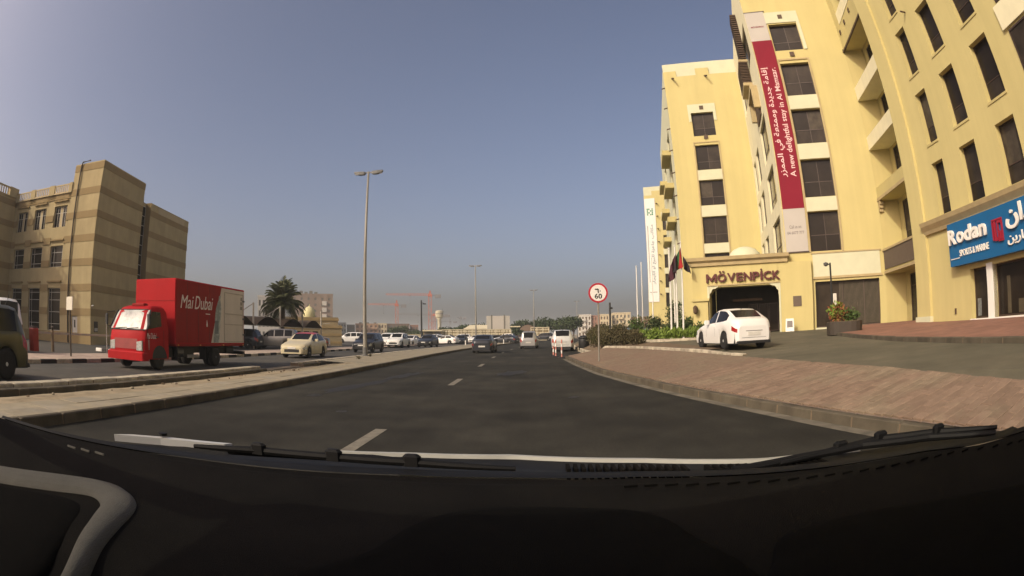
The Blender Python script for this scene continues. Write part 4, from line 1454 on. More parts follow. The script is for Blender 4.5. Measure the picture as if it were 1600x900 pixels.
    for sd in (1, -1):
        zb = interp(S['belt'], sw[0] + .2)
        mm = MB()
        mm.cbox(min(sd * W * .47, sd * (W / 2 + .17)), max(sd * W * .47, sd * (W / 2 + .17)), yn - sw[0] - .34, yn - sw[0] - .22, zb + .02, zb + .17, .03)
        mm.build('mirror', body if kind != 'pickup' else TRIMK, root)
        if detail:
            for k, yk in enumerate([sw[0] + .85, sw[0] + 1.85]):
                if yk < L - 1.1:
                    zz = interp(S['belt'], yk) - .14
                    MB().cbox(min(sd * W * .488, sd * W * .507), max(sd * W * .488, sd * W * .507), yn - yk - .11, yn - yk + .05, zz, zz + .035, .008).build('door_handle', body, root)
            sm = MB()
            for yk in [sw[0] + .02] + list(S['piv']) + [min(sw[1], S['ax'][1] - .35)]:
                if yk < L - .7:
                    w = fw(yk)
                    b, zl = interp(S['belt'], yk), sill + .06
                    pts = [(sd * (w * .957 + .003), yn - yk, lerp(zl, b, .02)), (sd * (w * .992 + .003), yn - yk, lerp(zl, b, .32)), (sd * (w * 1.0 + .003), yn - yk, lerp(zl, b, .62)), (sd * (w * .955 + .004), yn - yk, b)]
                    sm.add([(p_[0], p_[1] + d_, p_[2]) for p_ in pts for d_ in (-.007, .007)], [(2 * q_, 2 * q_ + 1, 2 * q_ + 3, 2 * q_ + 2) for q_ in range(len(pts) - 1)])
            sm.build_each('door_gap', TRIMK, root)
    MB().tube([(0, yn - S['rw'][0] + .1, interp(S['top'], S['rw'][0] - .1) - .01), (0, yn - S['rw'][0] - .02, interp(S['top'], S['rw'][0] - .1) + .16)], [.02, .005], 6).build('aerial', TRIMK, root)
    return root


# our side of the road, seen from behind
car('sedan', P_DARK, 'dark grey sedan driving ahead in the left lane', (-3.5, 47.0, 0), radians(-2), name='car', detail=False)
car('van', P_SILV, 'pale silver people carrier driving ahead in the right lane', (0.2, 59.6, 0), radians(-3), name='car', detail=False)
car('suv', P_PEARL, 'white sport utility vehicle stopped beside the striped posts', (2.95, 48.6, 0), radians(-3), name='car', scale=1.0)
# oncoming carriageway
ex = car('suv', P_OLIVE, 'olive green sport utility vehicle cut off by the left edge of the view', (-13.1, 5.8, 0), pi, name='car', scale=1.03)
car('sedan', P_CREAM, 'cream taxi sedan with red roof driving behind the red truck', (-13.9, 33.2, 0), pi + radians(2), name='taxi', roof=P_RED, scale=1.06)
car('suv', P_BLACK, 'black crossover seen past the foot of the tall lamp post', (-13.3, 46.4, 0), pi - radians(2), name='car', scale=0.93)
car('pickup', P_WHITE, 'white pickup facing us between the two black cars', (-15.1, 66.0, 0), pi - radians(3), name='car', detail=False)
car('suv', P_WHITE, 'white sport utility vehicle half hidden behind the white pickup', (-17.6, 70.5, 0), pi - radians(4), name='car', detail=False)
car('sedan', P_BLACK, 'black sedan facing us near the thin dark lamp post', (-12.5, 71.5, 0), pi - radians(6), name='car', detail=False, scale=1.05)
# hotel forecourt
car('sedan', P_WHITE, 'white sedan on the hotel driveway seen from behind', (7.8, 20.4, zf(7.8, 19.6) + 0.0), radians(1.5), name='car', rim_m=RIM)
car('sedan', P_BLUE, 'blue grey sedan parked beyond the green hedge', (16.3, 83.5, 1.05), pi + radians(48), name='car', detail=False)
# queue and parked cars further along
G = 'cars standing further along the oncoming side'
FAR = [('sedan', P_WHITE, 'white car broadside right behind the black sedan', -13.4, 93, 70), ('sedan', P_BLACK, 'black car with white plate between white ones in the far row', -11.2, 97, 176),
       ('sedan', P_WHITE, 'white car right of the black one in the far row', -10.2, 113, 160), ('sedan', P_DARK, 'dark sedan broadside just right of the grey sedan ahead', -3.6, 95.0, 60),
       ('suv', P_WHITE, 'white car behind the dark broadside sedan', -5.2, 135, 75), ('sedan', P_BROWN, 'bronze car broadside left of the silver people carrier', -2.2, 130, 85),
       ('sedan', P_WHITE, 'white saloon behind the white pickup in the far lane', -16.5, 80, 170), ('suv', P_DARK, 'dark car far off between carrier and white vehicle', 3.4, 126, 80),
       ('sedan', P_WHITE, 'small white car far off beside the dark distant one', 6.8, 140, 85), ('suv', P_WHITE, 'white wagon at the back of the far row by the lattice wall', -14.3, 122, 95),
       ('sedan', P_SILV, 'silver car at the back of the far row by the lattice wall', -8.6, 126, 95)]
FAR += [('suv', P_WHITE, 'white wagon in the row just left of the white pickup', -19.6, 86, 172), ('sedan', P_SILV, 'silver saloon far along the oncoming lane behind the pickup', -17.0, 95, 172),
        ('sedan', P_WHITE, 'white saloon left of the black car with the white plate', -15.8, 104, 170), ('van', P_WHITE, 'white van in front of the left end of the lattice wall', -19.0, 118, 165),
        ('sedan', P_BLACK, 'black saloon below the long lattice wall', -6.8, 118, 120), ('sedan', P_WHITE, 'white saloon at the foot of the grey hall', -4.6, 112, 110)]
for kd, pm, lab, x, y, hd in FAR:
    car(kd, pm, lab, (x, y, 0), radians(hd), G, detail=False)
car('van', P_WHITE, 'tall white van behind the olive vehicle at the left edge', (-24.9, 13.2, 0.06), radians(90), name='parked_van', detail=False, scale=1.36)
# car park on the left, under and beside the shades
G = 'cars in the car park across the road'
LOT = [('suv', P_DARK, 'dark grey vehicle parked under the leftmost shade', -25.6, 44.5, 95, 1.0), ('suv', P_GOLD, 'sand silver wagon parked under the shade behind the taxi', -22.9, 47.2, 100, 1.05),
       ('sedan', P_BROWN, 'bronze car parked behind the taxi bonnet', -21.6, 52.6, 100, 1.0), ('sedan', P_SILV, 'silver car at the far end of the shades', -28.0, 47.5, 95, 1.0),
       ('van', P_WHITE, 'white van parked beyond the banded kiosk', -32.5, 101.0, 100, 1.1), ('suv', P_WHITE, 'white car parked beside the white van', -31.0, 108.0, 100, 1.0),
       ('sedan', P_WHITE, 'white sedan parked behind the black crossover', -27.5, 104.0, 100, 1.0)]
for kd, pm, lab, x, y, hd, s_ in LOT:
    car(kd, pm, lab, (x, y, 0.06), radians(hd), G, detail=False, scale=s_)

# ------------------------------------------------------------------ red delivery truck
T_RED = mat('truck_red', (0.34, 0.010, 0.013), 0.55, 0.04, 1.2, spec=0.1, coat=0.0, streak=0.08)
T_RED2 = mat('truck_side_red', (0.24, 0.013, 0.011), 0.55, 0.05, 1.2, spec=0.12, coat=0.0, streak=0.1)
T_WHITE = mat('truck_white', (0.55, 0.50, 0.44), 0.5, 0.05, 1.5, streak=0.08)
tk = thing('box_truck', 'red box delivery truck with white rear door panel coming towards us', 'truck', (-14.0, 18.6, 0), world=True)
X0, X1 = -15.15, -12.75
MB().cbox(X0, X1, 16.75, 22.7, 0.92, 3.36, 0.03).build('cargo_box', T_RED, tk)
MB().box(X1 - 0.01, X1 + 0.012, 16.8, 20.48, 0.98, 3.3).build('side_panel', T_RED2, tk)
wp = MB()
wp.add([(X1 + .014, 19.55, 0.98), (X1 + .014, 22.62, 0.98), (X1 + .014, 22.62, 3.28), (X1 + .014, 20.45, 3.28), (X1 + .014, 20.2, 2.5), (X1 + .014, 19.85, 1.7)], [(0, 1, 2, 3, 4, 5)])
wp.build('white_panel', T_WHITE, tk)
db = MB()
db.box(X1 + .014, X1 + .03, 20.72, 20.76, 1.0, 3.1).box(X1 + .014, X1 + .03, 20.72, 22.55, 3.1, 3.14).box(X1 + .014, X1 + .03, 22.52, 22.56, 1.0, 3.1).box(X1 + .014, X1 + .03, 20.76, 22.52, 2.2, 2.24).box(X1 + .014, X1 + .03, 20.76, 22.52, 1.75, 1.79).box(X1 + .014, X1 + .03, 20.76, 22.52, 1.02, 1.05)
db.build('door_frame', mat('truck_door_trim', (0.38, 0.34, 0.29), 0.5, 0.06), tk)
bo = MB()
prof = [(0.24, 0.0), (0.26, 0.2), (0.26, 0.75), (0.23, 0.85), (0.26, 0.95), (0.25, 1.4), (0.12, 1.72), (0.075, 1.78), (0.08, 1.95)]
pts = [(X1 + .02, 19.98 - r_ + h_ * 0.17, 0.99 + h_) for r_, h_ in prof] + [(X1 + .02, 19.98 + r_ + h_ * 0.17, 0.99 + h_) for r_, h_ in reversed(prof)]
bo.add(pts, [tuple(range(len(pts)))])
bo.build('bottle_picture', mat('bottle_print', (0.22, 0.25, 0.25), 0.45, 0.25, 3.0, col2=(0.40, 0.42, 0.40), mix_scale=3.0), tk)
MB().box(X1 + .021, X1 + .024, 19.88, 20.2, 1.35, 1.9).build('bottle_label', mat('bottle_label', (0.12, 0.14, 0.15), 0.5, 0.2, 5), tk)
TSIDE = Frame((X1, 16.75), (0, 1))      # text runs towards the rear


def script_text(body, w, h, s_, z_, out, bold=0.03):
    return text_mesh(body, w, h, 0.006, bold, 0.25)


LETW = mat('truck_lettering', (0.66, 0.60, 0.56), 0.5, 0.03)
place_text('lettering', script_text('Mai', 1.0, 0.5, 0, 0, 0, 0.0), LETW, TSIDE.mtx(0.36, 0.018, 2.27, radians(1)), tk)
place_text('lettering', script_text('Dubai', 1.5, 0.52, 0, 0, 0, 0.0), LETW, TSIDE.mtx(1.45, 0.018, 2.28, radians(1)), tk)
MB(TSIDE).box(2.35, 2.72, 0.014, 0.02, 2.12, 2.15).build('small_print', LETW, tk)
MB(TSIDE).add([(2.45, 0.02, 1.92), (2.52, 0.02, 1.7), (2.49, 0.02, 1.62), (2.42, 0.02, 1.62), (2.4, 0.02, 1.7)], [(0, 1, 2, 3, 4)]).build('drop_emblem', LETW, tk)
em = MB(TSIDE)
for k in range(3):
    em.box(5.5 + 0.02 * k, 5.72 - 0.02 * k, 0.016, 0.02, 2.45 + k * 0.2, 2.6 + k * 0.2)
em.build('print_emblem', mat('print_grey2', (0.25, 0.23, 0.2), 0.6, 0.05), tk)
rk = MB()
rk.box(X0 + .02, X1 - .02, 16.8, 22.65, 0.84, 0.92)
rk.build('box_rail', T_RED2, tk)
ch = MB()
ch.box(-14.5, -14.3, 15.4, 22.6, 0.55, 0.84).box(-13.6, -13.4, 15.4, 22.6, 0.55, 0.84).box(-14.8, -13.1, 16.5, 18.6, 0.42, 0.8).box(-14.6, -13.3, 21.8, 22.5, 0.5, 0.8).box(X0, X1, 22.5, 22.72, 0.45, 0.6)
ch.build('chassis', TRIMK, tk)
sg = MB()
for k in range(7):
    sg.box(X1 - .12, X1 - .06, 17.75 + k * 0.13, 17.83 + k * 0.13, 0.42, 0.52)
sg.box(X1 - .1, X1 - .08, 17.7, 18.7, 0.40, 0.43)
sg.build('side_guard', mat('guard_grey', (0.3, 0.28, 0.25), 0.5), tk)
CX0, CX1 = -15.05, -12.9


def cab_ring(z):
    """cab outline (plan) at height z: windscreen leans back above the waist"""
    f = interp([(0.35, 14.86), (0.6, 14.78), (1.05, 14.8), (1.4, 14.9), (2.05, 15.3), (2.2, 15.45), (2.28, 15.7)], z)
    w = interp([(0.35, 0.02), (0.6, 0.0), (1.4, 0.0), (2.0, 0.1), (2.2, 0.18), (2.28, 0.35)], z)
    b = 16.45 - (0 if z < 2.2 else 0.12)
    c = 0.16
    return [(CX0 + w + c, f, z), (CX1 - w - c, f, z), (CX1 - w - .03, f + c * .5, z), (CX1 - w, f + c * 1.5, z), (CX1 - w, b, z), (CX0 + w, b, z), (CX0 + w, f + c * 1.5, z), (CX0 + w + .03, f + c * .5, z)]


zs = [0.38, 0.6, 0.85, 1.05, 1.25, 1.4, 1.7, 2.05, 2.2, 2.28]
cb = MB()
cb.loft([cab_ring(z) for z in zs], True, True)
o = cb.build('cab', T_RED, tk)
smooth_by_angle(o, 40)


def cab_face(z, u, off=0.012):
    """point on the cab front at height z; u from 0 (their right, image left) to 1"""
    r_ = cab_ring(z)
    a, b = Vector(r_[0]), Vector(r_[1])
    p = a.lerp(b, u)
    return (p.x, p.y - off, p.z)


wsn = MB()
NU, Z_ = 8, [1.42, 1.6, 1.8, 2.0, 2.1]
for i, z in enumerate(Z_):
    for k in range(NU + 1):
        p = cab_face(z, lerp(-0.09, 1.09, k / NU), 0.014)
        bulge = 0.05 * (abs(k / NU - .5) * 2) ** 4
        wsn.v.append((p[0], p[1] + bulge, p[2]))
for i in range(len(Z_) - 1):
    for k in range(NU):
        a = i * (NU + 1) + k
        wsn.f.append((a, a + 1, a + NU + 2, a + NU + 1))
smooth_by_angle(wsn.build('windscreen', mat('windscreen_glare', (0.40, 0.41, 0.37), 0.3, 0.35, 2.5, spec=0.9, coat=1.0, col2=(0.13, 0.14, 0.13), mix_scale=1.3, mix_lo=0.48, mix_hi=0.68), tk))  # bright glare painted into the glass as pale, uneven colour
wpr = MB()
for a, b in ((0.1, 0.48), (0.5, 0.86)):
    p, q = cab_face(1.43, a, 0.03), cab_face(1.47, b, 0.03)
    wpr.tube([p, q], 0.012, 6)
wpr.build('wiper', TRIMK, tk)
MB().add([cab_face(1.08, 0.12), cab_face(1.08, 0.88), cab_face(0.72, 0.86), cab_face(0.72, 0.14)], [(0, 1, 2, 3)]).build('grille', mat('grille_dark_red', (0.22, 0.022, 0.02), 0.5, 0.1), tk)
MB().box(-14.25, -13.7, 14.73, 14.78, 0.45, 0.57).build('number_plate', PLATE, tk)
for u0, u1 in ((-0.02, 0.14), (0.86, 1.02)):
    hl = MB()
    a = [cab_face(0.98, u0, .02), cab_face(1.02, u1, .02), cab_face(0.68, u1, .02), cab_face(0.68, u0, .02)]
    hl.add(a, [(0, 1, 2, 3)])
    s_ = 1 if u0 > .5 else -1
    xo = CX1 - .0 if s_ > 0 else CX0
    hl.add([a[1] if s_ > 0 else a[0], (xo + s_ * .012, 15.12, 1.08), (xo + s_ * .012, 15.12, 0.72), a[2] if s_ > 0 else a[3]], [(0, 1, 2, 3)])
    hl.build('headlight', LAMPC, tk)
MB().cbox(CX0 - .02, CX1 + .02, 14.68, 15.1, 0.33, 0.64, .05).build('bumper', T_RED, tk)
sw_ = MB().add([(CX1 + .008, 15.05, 1.42), (CX1 + .008, 15.98, 1.55), (CX1 - .075, 15.98, 2.05), (CX1 - .075, 15.42, 2.05)], [(0, 1, 2, 3)])
sw_.build('side_window', CGLASS, tk)
MB().add([(CX0 - .008, 15.05, 1.42), (CX0 - .008, 15.98, 1.55), (CX0 + .075, 15.98, 2.05), (CX0 + .075, 15.42, 2.05)], [(0, 1, 2, 3)]).build('side_window', CGLASS, tk)
for s_, xo in ((1, CX1), (-1, CX0)):
    mi = MB()
    mi.tube([(xo, 15.0, 1.5), (xo + s_ * .2, 14.9, 1.5), (xo + s_ * .2, 14.9, 2.0), (xo, 15.2, 2.05)], 0.014, 6)
    mo = mi.build('mirror_arm', TRIMK, tk)
    MB().cbox(min(xo + s_ * .12, xo + s_ * .3), max(xo + s_ * .12, xo + s_ * .3), 14.84, 14.92, 1.55, 1.95, .03).build('mirror', TRIMK, mo)
MB().tube([(CX0 - .1, 14.75, 0.5), (CX0 - .1, 14.75, 1.55)], 0.015, 6).build('corner_pole', FRW, tk)
dg_ = MB()
for p, q in (((CX1 + .006, 16.12, 0.62), (CX1 + .006, 16.12, 1.4)), ((CX1 + .006, 15.02, 1.05), (CX1 + .006, 15.02, 1.4))):
    dg_.bar(p, q, .012, .01)
dg_.build_each('door_gap', TRIMK, tk)
CSIDE = Frame((CX1, 14.8), (0, 1))
place_text('lettering', text_mesh('Mai Dubai', 0.62, 0.2, 0.004, 0.0, 0.25), LETW, CSIDE.mtx(0.18, 0.012, 1.1), tk)
MB(CSIDE).box(0.75, 0.95, 0.004, 0.02, 1.14, 1.18).build('door_handle', TRIMK, tk)
wm, rm = wheel_mesh(0.39, 0.26, RIMD, 6)
for x, y in ((-13.06, 15.8), (-14.9, 15.8), (-13.0, 20.15), (-14.95, 20.15), (-13.3, 20.15), (-14.65, 20.15)):
    o = link('wheel', wm, None, tk)
    o.matrix_basis = Matrix.Translation((x, y, 0.39)) @ Matrix.Rotation(0 if x > -14 else pi, 4, 'Z')
    link('rim', rm, None, o)
fr2 = MB()
for i in range(len(Z_) - 1):
    for u in (-0.12, 1.12):
        p, q = cab_face(Z_[i], u, -0.03), cab_face(Z_[i + 1], u, -0.03)
        fr2.bar(p, q, .05, .05)
fr2.bar(cab_face(1.40, -0.08, .012), cab_face(1.40, 1.08, .012), .03, .035)
fr2.bar(cab_face(2.12, -0.04, .012), cab_face(2.12, 1.04, .012), .03, .03)
fr2.build('windscreen_seal', TRIMK, tk)
for y_ in (17.6, 18.5, 19.4):
    MB().box(X1 + .011, X1 + .016, y_, y_ + .012, 1.0, 3.28).build('panel_seam', TRIMK, tk)
MB().box(X0 + .05, X1 - .05, 16.735, 16.748, 2.52, 2.54).build('panel_seam', T_RED2, tk)
for y_ in (16.9, 18.6, 20.6, 22.5):
    MB().box(X1 + .0, X1 + .02, y_, y_ + .1, 0.86, 0.91).build('side_marker', mat('marker_amber', (0.5, 0.2, 0.03), .4), tk)
for z_ in (1.3, 2.0, 2.8):
    MB().box(X1 + .014, X1 + .045, 22.5, 22.66, z_, z_ + .08).build('door_hinge', RIMD, tk)
MB().cbox(CX1 - .3, CX1 - .05, 14.7, 14.76, 0.42, 0.52, .01).build('fog_lamp', LAMPC, tk)
MB().cbox(CX0 + .05, CX0 + .3, 14.7, 14.76, 0.42, 0.52, .01).build('fog_lamp', LAMPC, tk)
MB().cbox(-14.35, -13.6, 15.6, 15.9, 2.27, 2.36, .03).build('roof_vent', T_RED2, tk)
for y_ in (17.0, 19.2):
    MB().box(X1 - .45, X1 - .1, y_, y_ + .03, .3, .86).build('mud_flap', TRIMK, tk)
MB().lathe([(.22, 17.0), (.22, 17.6)], (-13.15, 0, .62), 14, 'y').build('fuel_tank', RIMD, tk)
af = MB()
ar_ = [(CX1 + .01, 15.8 + .5 * cos(pi * k / 10), .40 + .47 * sin(pi * k / 10)) for k in range(11)]
af.add(ar_, [tuple(range(11))])
af.build('wheel_arch', TRIMK, tk)

# ------------------------------------------------------------------ street furniture
STEEL = mat("galvanised", (0.24, 0.225, 0.19), 0.55, 0.12, 3, metal=0.2)
STEELD = mat('lamp_grey', (0.11, 0.11, 0.105), 0.55, 0.12, 3)
SIGNW = mat('sign_white', (0.72, 0.70, 0.64), 0.45, 0.03)
SIGNR = mat('sign_red', (0.40, 0.015, 0.03), 0.45, 0.05)
BLK = mat('sign_black', (0.015, 0.015, 0.015), 0.5, 0.05)


def lamp_proto():
    t = thing('street_lamp', 'x', 'street lamp', (0, 0, 0), 0, 'tall twin lamps along the central reservation')
    MB().tube([(0, 0, 0), (0, 0, 0.5), (0, 0, 6), (0, 0, 11.7)], [0.135, 0.13, 0.095, 0.065], 12).build('pole', STEEL, t, True)
    MB().tube([(0, 0, 0), (0, 0, 0.55)], 0.165, 12).cbox(-.25, .25, -.25, .25, -.02, .04, .02).build('base_sleeve', STEELD, t)
    for s_ in (1, -1):
        MB().tube([(0, 0, 11.62), (s_ * 0.25, 0, 11.64)], 0.04, 8).build('arm', STEEL, t)
        hd = MB()
        sec = lambda x, w, z0, z1: [(s_ * x, -w, z0), (s_ * x, w, z0), (s_ * x, w * 0.8, z1), (s_ * x, -w * 0.8, z1)]
        hd.loft([sec(0.18, 0.06, 11.58, 11.66), sec(0.3, 0.13, 11.5, 11.7), sec(0.62, 0.15, 11.5, 11.72), sec(0.98, 0.11, 11.62, 11.73)], True, True)
        h = hd.build('lamp_head', STEELD, t)
        MB().box(min(s_ * 0.55, s_ * .92), max(s_ * 0.55, s_ * .92), -0.08, 0.08, 11.535, 11.56).build('lens', SIGNW, h)
    return t


lp = lamp_proto()
for k, (x, y, lab) in enumerate([(-9.96, 33.9, 'tallest twin headed street lamp rising in front of the black crossover'),
                                 (-7.58, 84.7, 'second twin headed street lamp right of the water tower'),
                                 (1.58, 133, 'third smaller twin headed street lamp beyond the silver people carrier'),
                                 (15.8, 181, 'farthest tiny twin headed street lamp left of the speed sign')]):
    o = lp if k == 0 else copy_tree(lp)
    o.location = (x, y, 0.13)
    o.rotation_euler = (0, 0, radians(-2 - 6 * k))
    o['label'] = lab

ps = thing('lamp_post', 'thin black lamp post with one side lamp above the black sedan', 'street lamp', (-19.8, 106, 0.1))
MB().tube([(0, 0, 0), (0, 0, 8)], [0.2, 0.13], 8).build('pole', BLK, ps)
MB().tube([(0, 0, 7.5), (0.5, 0, 7.45)], 0.06, 6).cbox(0.3, 0.9, -.15, .15, 7.2, 7.4, .05).build('lamp_head', BLK, ps)
ps = thing('lamp_post', 'stout black post with small side lamp right of the speed sign', 'street lamp', (8.7, 59.5, 0.6))
MB().tube([(0, 0, 0), (0, 0, 4.0)], [0.12, 0.1], 8).build('pole', BLK, ps)
MB().cbox(0.08, 0.28, -.1, .1, 3.3, 3.5, .03).build('lamp_head', BLK, ps)

# speed limit sign
zs_ = zg(2.95, 23.5)
sg = thing('speed_sign', 'round white speed limit sign with red rim on a slim grey post', 'traffic sign', (2.95, 23.5, zs_))
MB().tube([(0, 0.03, -.05), (0, 0.03, 2.75)], 0.035, 10).build('post', STEEL, sg)
ZC = 3.07 - zs_


def disc(r, y0, y1, n=40):
    m_ = MB()
    ring = lambda rr, yy: [(rr * cos(2 * pi * i / n), yy, ZC + rr * sin(2 * pi * i / n)) for i in range(n)]
    return m_.loft([ring(r, y1), ring(r, y0)], True, True)


rim_o = disc(0.41, -0.03, 0.0).build('rim_disc', SIGNR, sg)
disc(0.335, -0.034, -0.01).build('face', SIGNW, sg)
MB().box(-.04, .04, 0.0, 0.03, ZC - .3, ZC + .3).build('bracket', STEEL, sg)
SF = Frame((0, -0.036), (1, 0))
me = text_mesh('60', 0.31, 0.21, 0.006, 0.015)
me.transform(Matrix.Translation((-0.15, -0.036, ZC - 0.24)) @ Matrix.Rotation(pi / 2, 4, 'X'))
link('numerals', me, BLK, sg)
an = MB()
# the same number in Arabic numerals
stroke = [(-0.13, 0.17), (-0.11, 0.145), (-0.035, 0.15), (0.0, 0.165), (-0.005, 0.08), (0.012, 0.0)]
for (a, b), (c, d) in zip(stroke, stroke[1:]):
    an.bar((a, -0.038, ZC + b), (c, -0.038, ZC + d), 0.008, 0.045)
an.add([(0.085 + 0.028 * cos(pi / 2 * k), -0.039, ZC + 0.075 + 0.028 * sin(pi / 2 * k)) for k in range(4)], [(0, 1, 2, 3)])
an.build('numerals', BLK, sg)

# striped flexible posts
PINK = mat('post_pink', (0.50, 0.20, 0.16), 0.6, 0.1)


def marker():
    t = thing('marker_post', 'x', 'post', (0, 0, 0), 0, 'flexible marker posts at the end of the block paving')
    MB().cbox(-.2, .2, -.2, .2, 0, .05, .02).build('foot', BLK, t)
    for k in range(5):
        MB().tube([(0, 0, .05 + k * .2), (0, 0, .05 + (k + 1) * .2 - .004)], .045, 10).build('band', SIGNW if k % 2 else PINK, t)
    MB().lathe([(.045, 1.05), (.03, 1.09)], (0, 0, 0), 10).build('cap', PINK, t)
    return t


mk = marker()
for k, (x, y, lab) in enumerate([(1.68, 37.4, 'leftmost of three slim pink and white marker posts behind the paving'), (1.75, 35.7, 'middle one of three slim pink and white marker posts'),
                                 (2.02, 34.0, 'rightmost and nearest of three slim pink and white marker posts')]):
    o = mk if k == 0 else copy_tree(mk)
    o.location = (x, y, 0.0)
    o['label'] = lab


def slim(x, y, lab, h=1.6):
    t = thing('kerb_post', lab, 'post', (x, y, 0.1), 0, 'dark topped posts on the reservation')
    MB().tube([(0, 0, 0), (0, 0, h * .45)], .07, 8).build('lower_band', SIGNW, t)
    MB().tube([(0, 0, h * .45), (0, 0, h)], .075, 8).build('upper_band', BLK, t)


slim(-8.1, 74.8, 'dark topped post just left of the grey sedan ahead')
slim(-3.5, 84.5, 'dark topped post between grey sedan and silver carrier', 1.5)
slim(-12.4, 92.3, 'dark topped post among the white cars behind the black sedan', 1.55)
bb = MB().lathe([(.2, 0), (.3, .1), (.34, .28), (.28, .46), (.14, .55), (.02, .58)], (0, 0, 0), 14).build('stone_ball', CONC, smooth=True)
bb.location = (-18.4, 40.5, 0.15)
tag(bb, 'pale round stone bollard on the pavement beside the taxi bonnet', 'bollard')
bn_ = thing('waste_bin', 'black rounded bin standing right of the white sport utility vehicle', 'bin', (4.35, 44.0, 0.1))
MB().lathe([(.32, 0), (.4, .1), (.44, .8), (.4, .95)], (0, 0, 0), 16).build('tub', BLK, bn_, True)
MB().lathe([(.46, .95), (.44, 1.02), (.25, 1.15), (.03, 1.18)], (0, 0, 0), 16).build('lid', BLK, bn_, True)

# planter, forecourt lamp, A-board
PLB = mat('planter_brown', (0.045, 0.035, 0.025), 0.6, 0.15, 4, 0.2, 50)
GRA = mat('leaf_green', (0.075, 0.125, 0.03), 0.7, 0.35, 9, spec=0.3, rnd=0.15, col2=(0.05, 0.08, 0.02), mix_scale=6)
GRB = mat('leaf_bright', (0.19, 0.27, 0.045), 0.7, 0.3, 8, spec=0.3, col2=(0.12, 0.18, 0.03), mix_scale=5)
GRD = mat('leaf_dark', (0.035, 0.055, 0.02), 0.75, 0.35, 6, spec=0.25, col2=(0.055, 0.075, 0.026), mix_scale=3)
DRY = mat('leaf_dry', (0.085, 0.072, 0.035), 0.85, 0.35, 7, spec=0.15, col2=(0.05, 0.055, 0.022), mix_scale=2.2)
DRYB = mat('leaf_dry_brown', (0.085, 0.075, 0.038), 0.85, 0.35, 7, spec=0.15, col2=(0.065, 0.055, 0.028), mix_scale=2.2)
REDL = mat('leaf_red', (0.22, 0.06, 0.025), 0.7, 0.35, 8, spec=0.3, col2=(0.11, 0.08, 0.02), mix_scale=5)
STEM = mat('stem', (0.09, 0.065, 0.04), 0.9, 0.2, 8)
zp = zf(13.7, 20.6) + 0.02
pl = thing('planter', 'dark brown rounded planter box on the corner of the shop pavement', 'planter', (13.75, 20.6, zp), radians(-30))
outl = [(-.88, .35), (-.9, .05), (-.85, -.14), (-.74, -.3), (-.56, -.40), (-.3, -.44), (.3, -.44), (.56, -.40), (.74, -.3), (.85, -.14), (.9, .05), (.88, .35)]
MB().prism(outl, 0, .55, [(x * 1.03, y * 1.05) for x, y in outl]).build('tub', PLB, pl)
MB().prism([(x * .96, y * .92) for x, y in outl], .53, .565).build('soil', SOIL, pl)
rl = random.Random(11)
pp = thing('planter_shrub', 'mixed red and green shrub growing in the brown planter', 'plant', (13.75, 20.6, zp + .55), radians(-30))
MB().leaves((-.25, 0, .35), (.55, .35, .5), 420, .17, rl, .4, .3).build('foliage', REDL, pp)
MB().leaves((-.42, 0, .42), (.42, .32, .42), 320, .17, rl, .4, .6).build('foliage', GRB, pp)
MB().leaves((.35, -.05, .22), (.6, .4, .35), 380, .15, rl, .4, .3).build('foliage', GRA, pp)
st_ = MB()
for k in range(14):
    a = rl.uniform(0, 6.28)
    x, y = rl.uniform(-.7, .7), rl.uniform(-.2, .2)
    st_.tube([(x, y, 0), (x + cos(a) * .15, y + sin(a) * .15, rl.uniform(.4, .9))], [.015, .006], 5)
st_.build('stems', STEM, pp)
fl = thing('forecourt_lamp', 'dark lamp post with bracket spotlight beside the planter', 'street lamp', (14.35, 22.7, zf(14.3, 22.7)))
MB().tube([(0, 0, 0), (0, 0, 3.3)], .05, 10).build('pole', BLK, fl)
MB().tube([(0, 0, 3.2), (-.25, -.05, 3.25)], .03, 8).lathe([(.05, 0), (.12, .05), (.14, .14), (.03, .2)], (-.32, -.08, 3.12), 12).build('lamp_head', STEELD, fl)
MB().cbox(.08, .3, -.03, .01, 1.25, 1.85, .01).build('notice', SIGNW, fl)
p_ = PO(6.45, 0.7, 0)
ab = thing('a_board', 'small white folding board standing beside the porch arch', 'sign board', (p_[0], p_[1], zf(p_[0], p_[1])), radians(-27))
for s_ in (1, -1):
    m_ = MB()
    m_.add([(-.28, -s_ * .2, 0), (.28, -s_ * .2, 0), (.25, 0, .72), (-.25, 0, .72), (-.28, -s_ * .22, 0), (.28, -s_ * .22, 0), (.25, -s_ * .02, .73), (-.25, -s_ * .02, .73)], [(0, 1, 2, 3), (4, 5, 6, 7), (0, 1, 5, 4), (1, 2, 6, 5), (2, 3, 7, 6), (3, 0, 4, 7)])
    m_.build('board', SIGNW, ab)
MB().add([(-.18, -.185, .25), (.18, -.185, .25), (.17, -.06, .6), (-.17, -.06, .6)], [(0, 1, 2, 3)]).build('printed_sheet', GREYT, ab)

